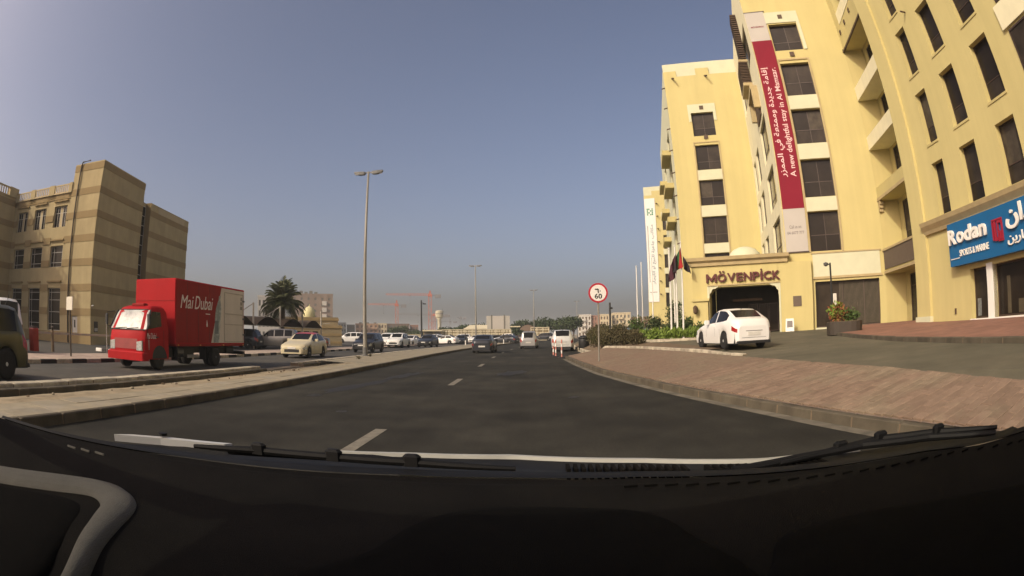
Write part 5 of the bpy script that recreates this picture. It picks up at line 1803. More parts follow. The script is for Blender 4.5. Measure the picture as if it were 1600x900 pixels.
# flag poles and flags
FG = 'flag poles in front of the hotel'
FLP = [(14.6, 33.2, .1427, 'leftmost bare flag pole of the four behind the hedge'), (15.22, 33.3, .1475, 'second flag pole of the four behind the hedge, flag wrapped round it'),
       (15.85, 33.2, .1534, 'rightmost tall flag pole of the four behind the hedge'), (15.0, 36.0, .125, 'short flag pole standing between the taller ones'),
       (11.12, 46, .1142, 'leftmost of three bare flag poles before the far wing'), (11.64, 46.5, .1201, 'middle of three bare flag poles before the far wing'), (12.71, 45, .128, 'bare flag pole in front of the white banner')]
for az, D, te_, lab in FLP:
    x, y = D * sin(radians(az)), D * cos(radians(az))
    z0 = zf(x, y)
    h = 1.4 + te_ * D - z0
    t = thing('flag_pole', lab, 'flag pole', (x, y, z0), 0, FG)
    MB().tube([(0, 0, 0), (0, 0, h)], [.06, .035], 10).build('pole', SIGNW, t)
    MB().lathe([(.02, h), (.06, h + .05), (.02, h + .1)], (0, 0, 0), 8).build('finial', SIGNW, t)
# drooping flags: folded cloth on the second and third poles
def flag(name_lab, x, y, z1, w, h, cols, seed, rz):
    t = thing('flag', name_lab, 'flag', (x, y, z1), rz)
    rgf = random.Random(seed)
    n_ = 12
    ph = rgf.uniform(0, 6)
    for (u0, u1), m_ in cols:
        mb = MB()
        us = [lerp(u0, u1, k / 6) for k in range(7)]
        for i in range(n_ + 1):
            v = i / n_
            for u in us:
                sag = h * (0.15 * u * (1 - v))
                mb.v.append((w * u * (0.55 + 0.25 * v) + .04, .1 * sin(9 * u + 3 * v + ph) * (.4 + v), -h * v - sag * 2 - .3 * u))
        for i in range(n_):
            for k in range(6):
                a = i * 7 + k
                mb.f.append((a, a + 1, a + 8, a + 7))
        smooth_by_angle(mb.build('cloth', m_, t))


FR, FB, FGN, FW = mat('flag_red', (0.35, 0.02, 0.02), 0.85, 0.1), mat('flag_black', (0.02, 0.015, 0.018), 0.85, 0.1), mat('flag_green', (0.02, 0.09, 0.03), 0.85, .1), mat('flag_white', (.6, .58, .55), .85, .05)
x, y = 33.2 * sin(radians(15.85)), 33.2 * cos(radians(15.85))
flag('red, green and black flag hanging limp on the rightmost pole', x - .02, y - .07, 6.3, -.75, 1.25, [((0, .35), FR), ((.35, .6), FGN), ((.6, 1), FB)], 3, 0.1)
x, y = 33.3 * sin(radians(15.22)), 33.3 * cos(radians(15.22))
flag('dark maroon flag hanging limp left of the red one', x - .02, y - .07, 5.9, -.7, 1.4, [((0, 1), mat('flag_maroon', (0.06, 0.015, 0.025), .85, .1))], 5, 0.2)
flag('dark flag draped on the right of the rightmost pole', 33.2 * sin(radians(15.85)) + .05, 33.2 * cos(radians(15.85)) - .06, 5.75, .6, .8, [((0, 1), FB)], 8, -0.1)

# ------------------------------------------------------------------ planting
def bush(lab, x, y, z, rx, ry, h, n, size, m_, grp=None, name='bush', up=0.4, squash=.45, stems=10, seed=None):
    rb = random.Random(seed if seed is not None else int(x * 100 + y * 10))
    t = thing(name, lab, 'bush' if name != 'hedge' else 'hedge', (x, y, z), 0, grp)
    MB().leaves((0, 0, h * .5), (rx, ry, h * .52), n, size, rb, .35, up, squash).build('foliage', m_, t)
    s_ = MB()
    for k in range(stems):
        a, r_ = rb.uniform(0, 6.28), rb.uniform(.05, .5)
        s_.tube([(cos(a) * r_ * rx * .6, sin(a) * r_ * ry * .6, -.02), (cos(a) * r_ * rx, sin(a) * r_ * ry, h * .4), (cos(a + .4) * rx * (r_ + .3), sin(a + .4) * ry * (r_ + .3), h * rb.uniform(.75, 1.05))], [.02, .014, .005], 4)
    s_.build('stems', STEM, t)
    return t


DB = 'scraggy bushes in the bed beside the road'
for k, (x, y, rx, ry, h, m_, lab) in enumerate([
        (5.72, 29.7, .5, .75, .75, DRYB, 'low brown dry bush at the near tip of the planting bed'),
        (5.45, 31.4, .7, 1.0, .95, DRYB, 'brown dry bush second from the near tip of the bed'),
        (5.15, 33.4, .8, 1.2, 1.08, DRYB, 'brown green bush in the middle of the roadside bed'),
        (4.85, 35.8, .85, 1.5, 1.2, DRY, 'olive bush right behind the speed sign post'),
        (4.8, 39.0, .9, 1.8, 1.22, DRY, 'dark olive bush left of the speed sign post'),
        (5.1, 43.0, .95, 2.0, 1.2, DRY, 'bush beside the white sport utility vehicle'),
        (5.9, 48.0, 1.2, 2.6, 1.25, DRY, 'farther bush right of the white sport utility vehicle'),
        (7.2, 38.5, .7, 1.6, .62, DRYB, 'scrubby low bush on the driveway side of the bed')]):
    bush(lab, x, y, zg(x, y) - .02, rx, ry, h, 1500, .17, m_, DB, 'dry_bush', .5, .28, 26, 40 + k)
# hedge and shrubs in front of the hotel
HG = 'shrubs along the hotel front'
hb = []
for az, D, lab in ((10.6, 33.5, 'pale green low plant at the left end of the hedge row'), (11.7, 32.6, 'bright green leafy plant second in the hedge row'), (12.9, 32, 'bright green leafy plant in front of the first flag pole'),
                   (14.1, 31.6, 'bright green leafy plant in the middle of the hedge row'), (15.3, 31.3, 'bright green leafy plant in front of the rightmost flag pole'), (16.6, 31.0, 'bright green leafy plant at the right end next to the white sedan')):
    x, y = D * sin(radians(az)), D * cos(radians(az))
    bush(lab, x, y, zf(x, y), .5, .4, .62 if az > 11 else .4, 800, .2, GRB, HG, 'hedge_plant', 1.4, .3, 10)
for az, D, h, lab, m_ in ((16.1, 34.5, 1.25, 'dark green shrub against the porch buttress', GRA), (14.4, 36, 1.0, 'dark shrub behind the flag poles', GRD), (17.6, 32.2, .8, 'green shrub peeping over the white sedan bonnet', GRA),
                          (12.9, 41, 1.6, 'tall loose shrub beside the far wing', GRD), (11.0, 46, 1.6, 'green shrub at the foot of the bare flag poles', GRA), (14.9, 40, 2.6, 'small tree like shrub left of the flag poles', GRD)):
    x, y = D * sin(radians(az)), D * cos(radians(az))
    bush(lab, x, y, zf(x, y), .8, .7, h, 900, .2, m_, HG, 'shrub', .6, .4, 12)
kerb_h = MB()
for az0, az1 in ((10.0, 17.4),):
    pts = [(D_h * sin(radians(a)), D_h * cos(radians(a))) for a, D_h in ((9.8, 33.3), (11.5, 31.8), (13.5, 30.9), (15.5, 30.4), (18, 30.2))]
    for (a, b), (c, d) in zip(pts, pts[1:]):
        kerb_h.bar((a, b, zf(a, b) + .05), (c, d, zf(c, d) + .05), .16, .16)
kerb_h.build('kerb_hedge', KERBW, kind='structure')
for k, (x, y) in enumerate(((-9.4, 33.0), (-8.9, 29.0))):
    bush(('tuft of dry weed at the foot of the tallest lamp', 'small dry weed on the reservation before the lamp')[k], x, y, 0.14, .16, .14, .14, 90, .09, DRY, 'weeds on the reservation', 'weed', 1.0, .2, 6)

# date palm
FRM = mat('palm_frond', (0.105, 0.12, 0.055), 0.65, 0.3, 5, spec=0.3, rnd=0.2, col2=(0.13, 0.135, 0.06), mix_scale=2)
pm = thing('palm_tree', 'bushy date palm rising behind the car park shades', 'tree', (-25.5, 54.3, 0.06))
tr = MB()
tr.tube([(0, 0, 0), (.05, 0, 1.5), (.1, .05, 3.2), (.1, .05, 4.6)], [.32, .26, .25, .3], 12)
tr.build('trunk', STEM, pm, True)
rp = random.Random(5)


def frond_mesh(seed, ln_):
    rb = random.Random(seed)
    mb = MB()
    pts = []
    for k in range(15):
        t = k / 14
        pts.append(Vector((ln_ * t * (1 - .18 * t), 0, ln_ * (.55 * t - .62 * t * t))))
    mb.tube(pts, [.035 * (1 - .85 * k / 14) for k in range(15)], 5)
    for k in range(2, 15):
        for q in range(3):
            t = min(1, (k - 1 + q / 3) / 14)
            i = int(t * 14 - 1e-6)
            p = pts[i].lerp(pts[min(i + 1, 14)], t * 14 - i)
            for s_ in (1, -1):
                l = .62 * sin(pi * min(1, .18 + .82 * t)) + .12
                d = Vector((.55, s_ * .8, -.15 - .3 * rb.random())).normalized() * l * rb.uniform(.8, 1.15)
                w = Vector((.022, 0, .015))
                mb.add([p - w, p + w, p + d * .6 + w * .8 + Vector((0, 0, .04)), p + d], [(0, 1, 2, 3)])
    me = mb.mesh('frond')
    me.materials.append(FRM)
    return me


fms = [frond_mesh(k, 2.6 + .25 * k) for k in range(4)]
for k in range(96):
    o = link('frond', fms[k % 4], None, pm)
    el = rp.uniform(-1.0, 1.25)
    o.location = (.1, .05, 4.6 + .25 * max(0, el) + rp.uniform(-.1, .1))
    o.rotation_euler = (rp.uniform(-.2, .2), -el, k * 2.39996)
    s_ = rp.uniform(.85, 1.1)
    o.scale = (s_, s_, s_)

# car park shades
CAN = mat('shade_cloth', (0.10, 0.07, 0.042), 0.9, 0.1, 2)
POSTG = mat('shade_post', (0.42, 0.38, 0.31), 0.6, 0.08)
SG = 'fabric shades over the car park'
for k, (y0, lab) in enumerate(((38.6, 'leftmost brown fabric shade partly behind the red truck'), (44.6, 'brown fabric shade beneath the palm'), (50.7, 'third brown fabric shade behind the taxi'), (56.7, 'rightmost brown fabric shade beside the banded kiosk'))):
    t = thing('fabric_canopy', lab, 'canopy', (-24, y0, 0.06), 0, SG)
    if k:
        MB().tube([(0, 0, 0), (0, 0, 4.1)], .09, 8).build('post', POSTG, t)
        MB().tube([(0, 0, 4.05), (-1.6, 0, 3.2), (-5, 0, 2.7)], .035, 6).build('strut', POSTG, t)
    cm = MB()
    n1, n2 = 12, 6
    for i in range(n1 + 1):
        u = i / n1
        for j in range(n2 + 1):
            v = j / n2
            cm.v.append((-5.2 * v + .2, .15 + 5.7 * u, 2.1 + .85 * sin(pi * u) * (1 - .15 * v) + .25 * v))
    for i in range(n1):
        for j in range(n2):
            a = i * (n2 + 1) + j
            cm.f.append((a, a + 1, a + n2 + 2, a + n2 + 1))
    smooth_by_angle(cm.build('canopy', CAN, t))
    MB().tube([(0, .15, 2.1), (0, 5.85, 2.1)], .04, 6).build('edge_beam', POSTG, t)
t = thing('shade_post', 'last pale post of the shades right of the rightmost canopy', 'post', (-24, 62.7, 0.06))
MB().tube([(0, 0, 0), (0, 0, 4.1)], .09, 8).build('shaft', POSTG, t)
MB().tube([(0, 0, 2.6), (1.0, .5, 2.75)], .05, 6).build('arm', POSTG, t)

# ------------------------------------------------------------------ background
def az_pt(az, D):
    return (D * sin(radians(az)), D * cos(radians(az)))


def az_frame(az0, az1, D):
    a, b = az_pt(az0, D), az_pt(az1, D)
    return Frame(a, (b[0] - a[0], b[1] - a[1])), hypot(b[0] - a[0], b[1] - a[1])


def block(name, lab, az0, az1, D, h, m_, rows=0, cols=0, wm=None, depth=12, z0=0.0, wh=.55, ww=.5, roofm=None, balc=None, group=None, parapet=True):
    F, Lh = az_frame(az0, az1, D)
    t = thing(name, lab, 'building', F(Lh / 2, -2, z0), world=True, group=group)
    holes = []
    if rows and cols:
        fh_ = h / rows
        fw_ = Lh / cols
        for r_ in range(rows):
            for c in range(cols):
                s_ = (c + .5) * fw_
                z_ = z0 + (r_ + .48) * fh_
                holes.append((s_ - fw_ * ww / 2, s_ + fw_ * ww / 2, z_ - fh_ * wh / 2, z_ + fh_ * wh / 2))
    mb = MB(F).wall(0, Lh, z0, z0 + h, holes, .3)
    mb.quad((0, 0, z0), (0, 0, z0 + h), (0, -depth, z0 + h), (0, -depth, z0))
    mb.quad((Lh, 0, z0), (Lh, -depth, z0), (Lh, -depth, z0 + h), (Lh, 0, z0 + h))
    mb.quad((0, 0, z0 + h), (Lh, 0, z0 + h), (Lh, -depth, z0 + h), (0, -depth, z0 + h))
    mb.quad((0, -depth, z0), (0, -depth, z0 + h), (Lh, -depth, z0 + h), (Lh, -depth, z0))
    mb.build('wall', m_, t)
    for hh_ in holes:
        MB(F).quad((hh_[0], -.28, hh_[2]), (hh_[1], -.28, hh_[2]), (hh_[1], -.28, hh_[3]), (hh_[0], -.28, hh_[3])).build('window', wm or GLASS, t)
    if parapet:
        MB(F).box(-.1, Lh + .1, -.3, .1, z0 + h, z0 + h + h * .05).build('parapet', roofm or m_, t)
    if balc:
        fh_ = h / rows
        for r_ in range(1, rows):
            for c0, c1 in balc:
                MB(F).box(Lh * c0, Lh * c1, 0, .9, z0 + r_ * fh_, z0 + r_ * fh_ + .9).build('balcony', roofm or m_, t)
    return t, F, Lh


BGE = mat('far_beige', (0.235, 0.175, 0.13), 0.9, 0.05)
PNK = mat('far_pink', (0.42, 0.27, 0.17), 0.9, 0.05)
WHF = mat('far_white', (0.52, 0.49, 0.43), 0.9, 0.05)
GYF = mat('far_grey', (0.16, 0.15, 0.125), 0.9, 0.08)
BRF = mat('far_brown', (0.17, 0.12, 0.085), 0.9, 0.08)
YLF = mat('far_cream', (0.52, 0.44, 0.29), 0.9, 0.05)
TERR = mat('far_terracotta', (0.27, 0.15, 0.11), 0.9, 0.06)

# banded kiosk with dome
kk = thing('domed_kiosk', 'low banded sandstone building with small cream dome behind the taxi', 'building', (-27.5, 72, 0), world=True)
KF, kl = az_frame(-24.9, -19.15, 75)
KST = mat('kiosk_stone', (0.27, 0.215, 0.125), .9, .08, 1.0)
MB(KF).box(0, kl, -6, 0, 0, 3.75).build('wall', KST, kk)
MB(KF).box(-.1, kl + .1, -6.1, .1, 3.3, 3.6).box(-.05, kl + .05, -6.05, .05, 2.2, 2.6).box(-.05, kl + .05, -6.05, .05, 1.0, 1.4).build_each('stone_band', STB, kk)
MB(KF).box(kl - 2.2, kl + .45, -5, .5, 0, 2.75).build('wall', KST, kk)
MB(KF).box(kl - 2.3, kl + .55, -5.1, .6, 2.3, 2.6).box(kl - 2.25, kl + .5, -5.05, .55, 1.3, 1.6).box(kl - 2.25, kl + .5, -5.05, .55, .3, .6).build_each('stone_band', STB, kk)
for s_ in (1.6, 2.8, 4.0):
    MB(KF).box(s_, s_ + .7, 0, .04, .6, 1.9).build('window', GLASS, kk)
dm = MB(KF)
dm.lathe([(.8, 3.75), (.85, 4.0), (.82, 4.4), (.68, 4.8), (.42, 5.05), (.1, 5.18), (.03, 5.5)], (kl * .47, -1.0, 0), 18)
smooth_by_angle(dm.build('dome', mat('dome_cream', (0.60, 0.55, 0.30), 0.7, .05), kk))

t, F, Lh = block('apartment_block', 'tall beige apartment block behind the palm and dome', -24.1, -19.7, 280, 20.6, BGE, 7, 6, GYF, 20, ww=.3, wh=.45)
for k in range(5):
    MB(F).box(1.5 + k * 2.6, 3.2 + k * 2.6, -4, -2, 21.6, 22.6 + .5 * (k % 2)).build('roof_tank', GYF, t)
for r_ in range(3):
    MB(F).box(Lh - 5.5, Lh - 3.2, 0, .5, 9.5 + r_ * 3.2, 11.6 + r_ * 3.2).build('balcony', WHF, t)
block('white_building', 'white office block half hidden left of the palm', -27.8, -25.2, 150, 11, WHF, 4, 6, GYF, 10)
block('low_building', 'white low block with shaded balconies right of the banded kiosk', -19.15, -18.3, 300, 7.8, WHF, 3, 3, GYF, 12, balc=[(.3, .8)])
block('low_building', 'grey green low block between white and pink ones', -18.25, -17.4, 300, 6.8, GYF, 3, 4, BRF, 12)
t, F, Lh = block('low_building', 'pink low block with long balconies behind the tallest lamp', -17.35, -15.0, 300, 7.4, PNK, 3, 5, BRF, 12, balc=[(.3, .97)])
for k in range(3):
    MB(F).box(2 + k * 4, 3.4 + k * 4, -3, -1.5, 7.4, 8.4).build('roof_tank', GYF, t)
block('low_building', 'cream end block right of the pink balconies', -15.0, -14.1, 301, 7.6, YLF, 3, 3, BRF, 12)
block('low_building', 'brown low block at the foot of the orange crane', -14.1, -11.8, 310, 7.6, BRF, 3, 7, GYF, 12)
block('low_building', 'small red brown block between the two orange cranes', -11.75, -10.9, 320, 7.2, TERR, 2, 3, GYF, 12)
block('low_building', 'white and terracotta flats left of the speed sign post', 5.1, 6.4, 250, 9.3, WHF, 4, 4, BRF, 12, balc=[(.2, .6)])
block('low_building', 'terracotta flats directly behind the speed sign post', 6.4, 7.3, 251, 8.9, TERR, 4, 3, BRF, 12)
block('low_building', 'cream flats right of the speed sign post', 7.3, 8.5, 249, 9.2, YLF, 4, 4, BRF, 12)
block('low_building', 'cream flats with shaded balconies behind the stout black post', 8.5, 10.4, 252, 9.8, YLF, 4, 5, GYF, 12, balc=[(.35, .6)])
block('low_building', 'brown low annexe left of the bare flag poles', 10.5, 12.3, 120, 4.4, BRF, 1, 3, GYF, 10)
block('hotel_annexe', 'flat roofed annexe with pale canopy beside the far wing', 12.2, 14.6, 110, 3.6, TRIM, 1, 4, DKINT, 10)

# lattice wall, signboard building, shelters
LAT = mat('lattice_cream', (0.55, 0.49, 0.34), 0.85, 0.06)
LATD = mat('lattice_gap', (0.20, 0.155, 0.085), 0.9, 0.1)


def lattice(lab, az0, az1, D, h, n):
    F, Lh = az_frame(az0, az1, D)
    t = thing('lattice_wall', lab, 'wall', F(Lh / 2, 0, 0), world=True)
    MB(F).box(0, Lh, -.4, -.1, 0, h).build('backing', LATD, t)
    MB(F).box(-.1, Lh + .1, -.3, .1, h - .18, h).box(-.1, Lh + .1, -.3, .1, 0, 1.4).build_each('rail', LAT, t)
    pw = Lh / n
    rb = random.Random(int(D))
    for k in range(n + 1):
        MB(F).box(k * pw - .1, k * pw + .1, -.2, .08, 1.4, h - .18).build('pier', LAT, t)
    for k in range(n):
        m_ = MB(F)
        for i in range(3):
            for j in range(2):
                c_ = (k * pw + pw * (i + .5) / 3 + rb.uniform(-.05, .05), 1.45 + (h - 1.65) * (j + .5) / 2)
                r_ = pw / 7
                ring = [(c_[0] + r_ * cos(a * pi / 4) * rb.uniform(.8, 1.3), 0, c_[1] + r_ * sin(a * pi / 4) * rb.uniform(.8, 1.2)) for a in range(8)]
                m_.loft([[(x, -.1, z) for x, _, z in ring], [(x, .02, z) for x, _, z in ring]], True, True)
        m_.build('scroll_panel', LAT, t)


lattice('long cream lattice wall behind the far row of cars', -8.5, -1.65, 141, 2.95, 9)
lattice('shorter cream lattice wall right of the silver people carrier', .35, 2.15, 141, 3.25, 3)
F, Lh = az_frame(-4.07, -1.73, 165)
t = thing('grey_hall', 'pale grey windowless hall with two dark upright strips above the lattice wall', 'building', F(3, -3, 0), world=True)
HALL = mat('hall_grey', (0.40, 0.38, 0.33), 0.85, 0.04)
MB(F).box(0, Lh, -6, 0, 0, 7.0).build('wall', HALL, t)
for s_ in (.2, .74):
    MB(F).box(Lh * s_, Lh * s_ + .4, -.1, .06, 1, 7.25).build('dark_strip', GYF, t)
MB(F).box(Lh * .2 + .4, Lh * .74, 0, .05, 1, 7.0).build('front_panel', mat('hall_panel', (0.44, 0.41, 0.36), .85, .03), t)
F, Lh = az_frame(-6.3, -4.1, 155)
t = thing('pitched_shed', 'cream shed with low pitched roof left of the grey hall', 'building', F(3, -2, 0), world=True)
MB(F).box(0, Lh, -4, 0, 0, 3.2).build('wall', YLF, t)
MB(F).loft([[(-.3, .4, 3.2), (Lh + .3, .4, 3.2), (Lh + .3, -4.4, 3.2), (-.3, -4.4, 3.2)], [(1.6, -1.8, 4.3), (Lh + .3, -1.8, 4.3), (Lh + .3, -2.2, 4.3), (1.6, -2.2, 4.3)]], True, True).build('roof', LAT, t)
F, Lh = az_frame(-10.5, -8.5, 138)
t = thing('flat_shelter', 'flat roofed open shelter at the left end of the lattice wall', 'shelter', F(2, -1, 0), world=True)
MB(F).box(0, Lh, -3, 0, 2.5, 2.85).build('roof', LAT, t)
for s_ in (.2, Lh * .55, Lh - .3):
    MB(F).box(s_, s_ + .2, -.4, -.2, 0, 2.5).build('post', LATD, t)
MB(F).box(.2, Lh - .2, -2.9, -2.8, 0, 2.5).build('back_wall', GYF, t)
F, Lh = az_frame(-.9, 1.0, 158)
t = thing('arched_shelter', 'dark arched shelter in front of the round trees', 'shelter', F(2, -1, 0), world=True)
am = MB(F)
pr = [(Lh * (.5 - .5 * cos(pi * k / 10)), 1.6 + 2.6 * sin(pi * k / 10)) for k in range(11)]
am.loft([[(s_, -4, z_) for s_, z_ in pr] + [(Lh, -4, 0), (0, -4, 0)], [(s_, 0, z_) for s_, z_ in pr] + [(Lh, 0, 0), (0, 0, 0)]], True, True)
am.build('vault', BRF, t)
MB(F).box(-2.2, .6, -3, .2, 3.6, 3.9).build('pale_roof', LAT, t)

# water tower
x, y = az_pt(-8.77, 350)
t = thing('water_tower', 'cream mushroom shaped water tower with banded tank', 'water tower', (x, y, 0))
WT = mat('tower_cream', (0.46, 0.42, 0.30), .85, .05)
MB().lathe([(1.25, 0), (1.15, 8), (1.2, 11.2), (1.9, 12.2)], (0, 0, 0), 20).build('stem', WT, t, True)
MB().lathe([(1.9, 12.2), (2.45, 12.9), (2.45, 14.6)], (0, 0, 0), 24).build('tank', WT, t)
MB().lathe([(2.55, 14.6), (2.55, 14.95)], (0, 0, 0), 24).build('ring', GYF, t)
MB().lathe([(2.42, 14.95), (2.42, 16.3), (2.0, 16.7), (.2, 17.0)], (0, 0, 0), 24).build('cap', WT, t)
MB().tube([(2.0, 0, 16.5), (2.0, 0, 18.0)], .12, 5).box(2.2, 2.6, -.3, .3, 15.8, 16.6).build('aerial', GYF, t)

# tower cranes
ORG = mat('crane_orange', (0.42, 0.10, 0.045), .7, .08)
GRC = mat('crane_grey', (0.16, 0.15, 0.15), .7, .08)


def crane(lab, az, D, zj, ztop, azl, azr, w, m_, mj):
    x, y = az_pt(az, D)
    t = thing('tower_crane', lab, 'crane', (x, y, 0), -radians(az))
    ma = MB()
    for a, b in ((-1, -1), (1, -1), (1, 1), (-1, 1)):
        ma.bar((a * w / 2, b * w / 2, 0), (a * w / 2, b * w / 2, zj), w * .17, w * .17)
    n_ = int(zj / (w * 1.1))
    for k in range(n_):
        z0, z1 = zj * k / n_, zj * (k + 1) / n_
        for s_ in (-1, 1):
            ma.bar((-w / 2, s_ * w / 2, z0 if k % 2 else z1), (w / 2, s_ * w / 2, z1 if k % 2 else z0), w * .09, w * .09)
            ma.bar((s_ * w / 2, -w / 2, z0 if k % 2 else z1), (s_ * w / 2, w / 2, z1 if k % 2 else z0), w * .09, w * .09)
    ma.build('mast', m_, t)
    MB().box(-w * .7, w * .7, -w * .7, w * .7, zj, zj + w * .8).build('slewing_unit', m_, t)
    MB().bar((-w * .4, 0, zj), (0, 0, ztop), w * .3, w * .3).bar((w * .4, 0, zj), (0, 0, ztop), w * .3, w * .3).build('tower_head', m_, t)
    xl = D * tan(radians(azl - az))
    xr = D * tan(radians(azr - az))
    j = MB()
    h = w * .55
    zj2 = zj + w * .4
    for dy, dz in ((-w * .3, 0), (w * .3, 0), (0, h)):
        j.bar((0, dy, zj2 + dz), (xl, dy * .6, zj2 + dz * .7 + abs(xl) * .012), w * .1, w * .1)
    m2 = max(6, int(abs(xl) / (w * .9)))
    for k in range(m2):
        a, b = xl * k / m2, xl * (k + 1) / m2
        j.bar((a, -w * .25, zj2 + abs(a) * .012), ((a + b) / 2, 0, zj2 + h * .85 + abs(a) * .012), w * .07, w * .07)
        j.bar(((a + b) / 2, 0, zj2 + h * .85 + abs(a) * .012), (b, w * .25, zj2 + abs(b) * .012), w * .07, w * .07)
    j.build('jib', mj, t)
    c = MB()
    c.bar((0, -w * .3, zj2), (xr, -w * .3, zj2), w * .15, w * .15).bar((0, w * .3, zj2), (xr, w * .3, zj2), w * .15, w * .15)
    c.build('counter_jib', GRC, t)
    MB().box(min(xr * .45, xr), max(xr * .45, xr), -w * .45, w * .45, zj2 - w * .9, zj2 + w * .25).build('counterweight', GRC, t)
    tr_ = xl * .45
    MB().box(tr_ - .6, tr_ + .6, -.5, .5, zj2 - .7, zj2 - .1).bar((tr_, 0, zj2 - .7), (tr_, 0, zj2 - 6), .12, .12).box(tr_ - .3, tr_ + .3, -.2, .2, zj2 - 6.8, zj2 - 6).build('hook_block', GRC, t)
    return t


crane('left orange tower crane above the pink block', -13.08, 450, 24.6, 29.5, -16.05, -12.1, 2.2, ORG, ORG)
crane('taller orange tower crane left of the water tower', -9.7, 450, 32.2, 37, -14.2, -8.6, 2.4, ORG, ORG)
crane('shorter orange tower crane standing behind the taller one', -9.3, 520, 19.2, 22, -12.9, -7.7, 2.2, ORG, GRC)
crane('small grey tower crane right of the water tower', -7.7, 560, 14.5, 18, -9.6, -7.0, 1.4, GRC, GRC)
crane('small distant grey crane with short jib above the trees', -6.6, 560, 18, 20.5, -7.0, -6.1, 1.6, GRC, GRC)


# trees
def tree(lab, az, D, h, rx, m_, n=1500, size=.5, grp='trees beyond the lattice wall', z0=0.0):
    x, y = az_pt(az, D)
    rb = random.Random(int(az * 100 + D * 7))
    t = thing('tree', lab, 'tree', (x, y, z0), rb.uniform(0, 6), grp)
    tm = MB()
    tm.tube([(0, 0, 0), (.1, 0, h * .25), (0, .1, h * .5)], [h * .035, h * .028, h * .02], 8)
    for k in range(6):
        a = k * 1.1
        tm.tube([(0, 0, h * (.2 + .04 * k)), (cos(a) * rx * .3, sin(a) * rx * .3, h * .5), (cos(a) * rx * .6, sin(a) * rx * .6, h * .7)], [h * .018, h * .012, h * .005], 6)
    tm.build('trunk', STEM, t)
    cm = MB()
    for k in range(7):
        a = rb.uniform(0, 6.28)
        r_ = rb.uniform(.15, .55) * rx
        q_ = rb.uniform(.45, .65)
        cm.leaves((cos(a) * r_, sin(a) * r_, h * rb.uniform(.5, .76)), (rx * q_, rx * q_, h * .24 * rb.uniform(.8, 1.2)), n // 7, size, rb, .5, 0, .8)
    cm.build('crown', m_, t)
    return t


TL = [(-8.2, 175, 4.2, 3.2, 'low dark tree just right of the water tower'), (-7.2, 178, 4.4, 3.4, 'low dark tree second right of the water tower'), (-6.3, 176, 4.8, 3.4, 'low dark tree left of the pitched shed'),
      (-5.4, 180, 5.2, 3.4, 'green tree above the pitched shed roof'), (-4.5, 182, 5.4, 3.2, 'green tree against the left side of the grey hall'),
      (-1.2, 185, 5.4, 3.2, 'tree against the right side of the grey hall'), (-.4, 176, 6.4, 3.4, 'round tree above the arched shelter'), (.9, 172, 6.2, 3.0, 'dark tree behind the third lamp'),
      (2.0, 170, 6.8, 3.6, 'round dark tree right of the third lamp'), (3.0, 166, 6.0, 3.4, 'tree above the white sport utility vehicle'), (3.9, 160, 7.2, 3.4, 'tallest round tree left of the terracotta flats'),
      (4.6, 158, 6.4, 2.8, 'tree touching the farthest lamp'), (-1.0, 150, 3.0, 1.8, 'small round tree between the two lattice walls')]
for az, D, h, rx, lab in TL:
    tree(lab, az, D, h, rx, GRD)
GT = 'scrub trees left of the lattice wall'
for az, D, h, rx, lab in ((-13.3, 190, 4.6, 3.0, 'dark scrub tree below the left crane'), (-12.3, 190, 5.2, 3.4, 'pointed scrub tree between the two cranes'), (-11.4, 185, 3.6, 3.2, 'low scrub tree left of the thin black lamp'), (-10.5, 180, 3.4, 3.2, 'low scrub tree right of the thin black lamp'),
                         (9.2, 75, 2.4, 1.5, 'small tree behind the stout black post'), (7.6, 85, 2.6, 2.0, 'small olive tree behind the speed sign post')):
    tree(lab, az, D, h, rx, DRY if az > 0 else GRD, 900, .4 if D > 100 else .2, GT if az < 0 else 'small trees beyond the roadside bed', 0 if az < 0 else .5)
# low boundary walls
for k, (az0, az1, D, h, lab) in enumerate(((-13.2, -10.6, 125, 1.6, 'low cream boundary wall behind the white pickup'),)):
    F, Lh = az_frame(az0, az1, D)
    t = thing('boundary_wall', lab, 'wall', F(Lh / 2, 0, 0), world=True)
    MB(F).box(0, Lh, -.2, 0, 0, h).build('panel', LAT, t)
    MB(F).box(-.1, Lh + .1, -.3, .1, h, h + .12).build('coping', YLF, t)

# ------------------------------------------------------------------ the car the camera rides in
DASH = mat('dash_plastic', (0.0078, 0.0069, 0.0057), 0.85, 0.3, 9, 0.5, 700, spec=0.06)
DASH2 = mat('dash_soft_black', (0.0040, 0.0037, 0.0032), 0.9, 0.2, 20, 0.3, 900, spec=0.04)
HOODM = mat('hood_grey_plastic', (0.13, 0.125, 0.105), 0.6, 0.1, 60, 1.0, 700, spec=0.4)
RUB = mat('wiper_rubber', (0.008, 0.008, 0.008), 0.6, 0.1, 30, spec=0.15)
own = thing('camera_car', 'black dashboard, wipers and white bonnet edge of the car carrying the camera', 'car', (0, 0.3, 0), world=True)
BASE = [(-1.10, .61), (-.89, .645), (-.74, .68), (-.54, .735), (-.37, .765), (-.195, .795), (-.02, .795), (.16, .765), (.33, .70), (.45, .66), (.60, .615), (.70, .545), (.86, .50)]
ZD = 1.1975


def base_y(x):
    return interp(BASE, x)


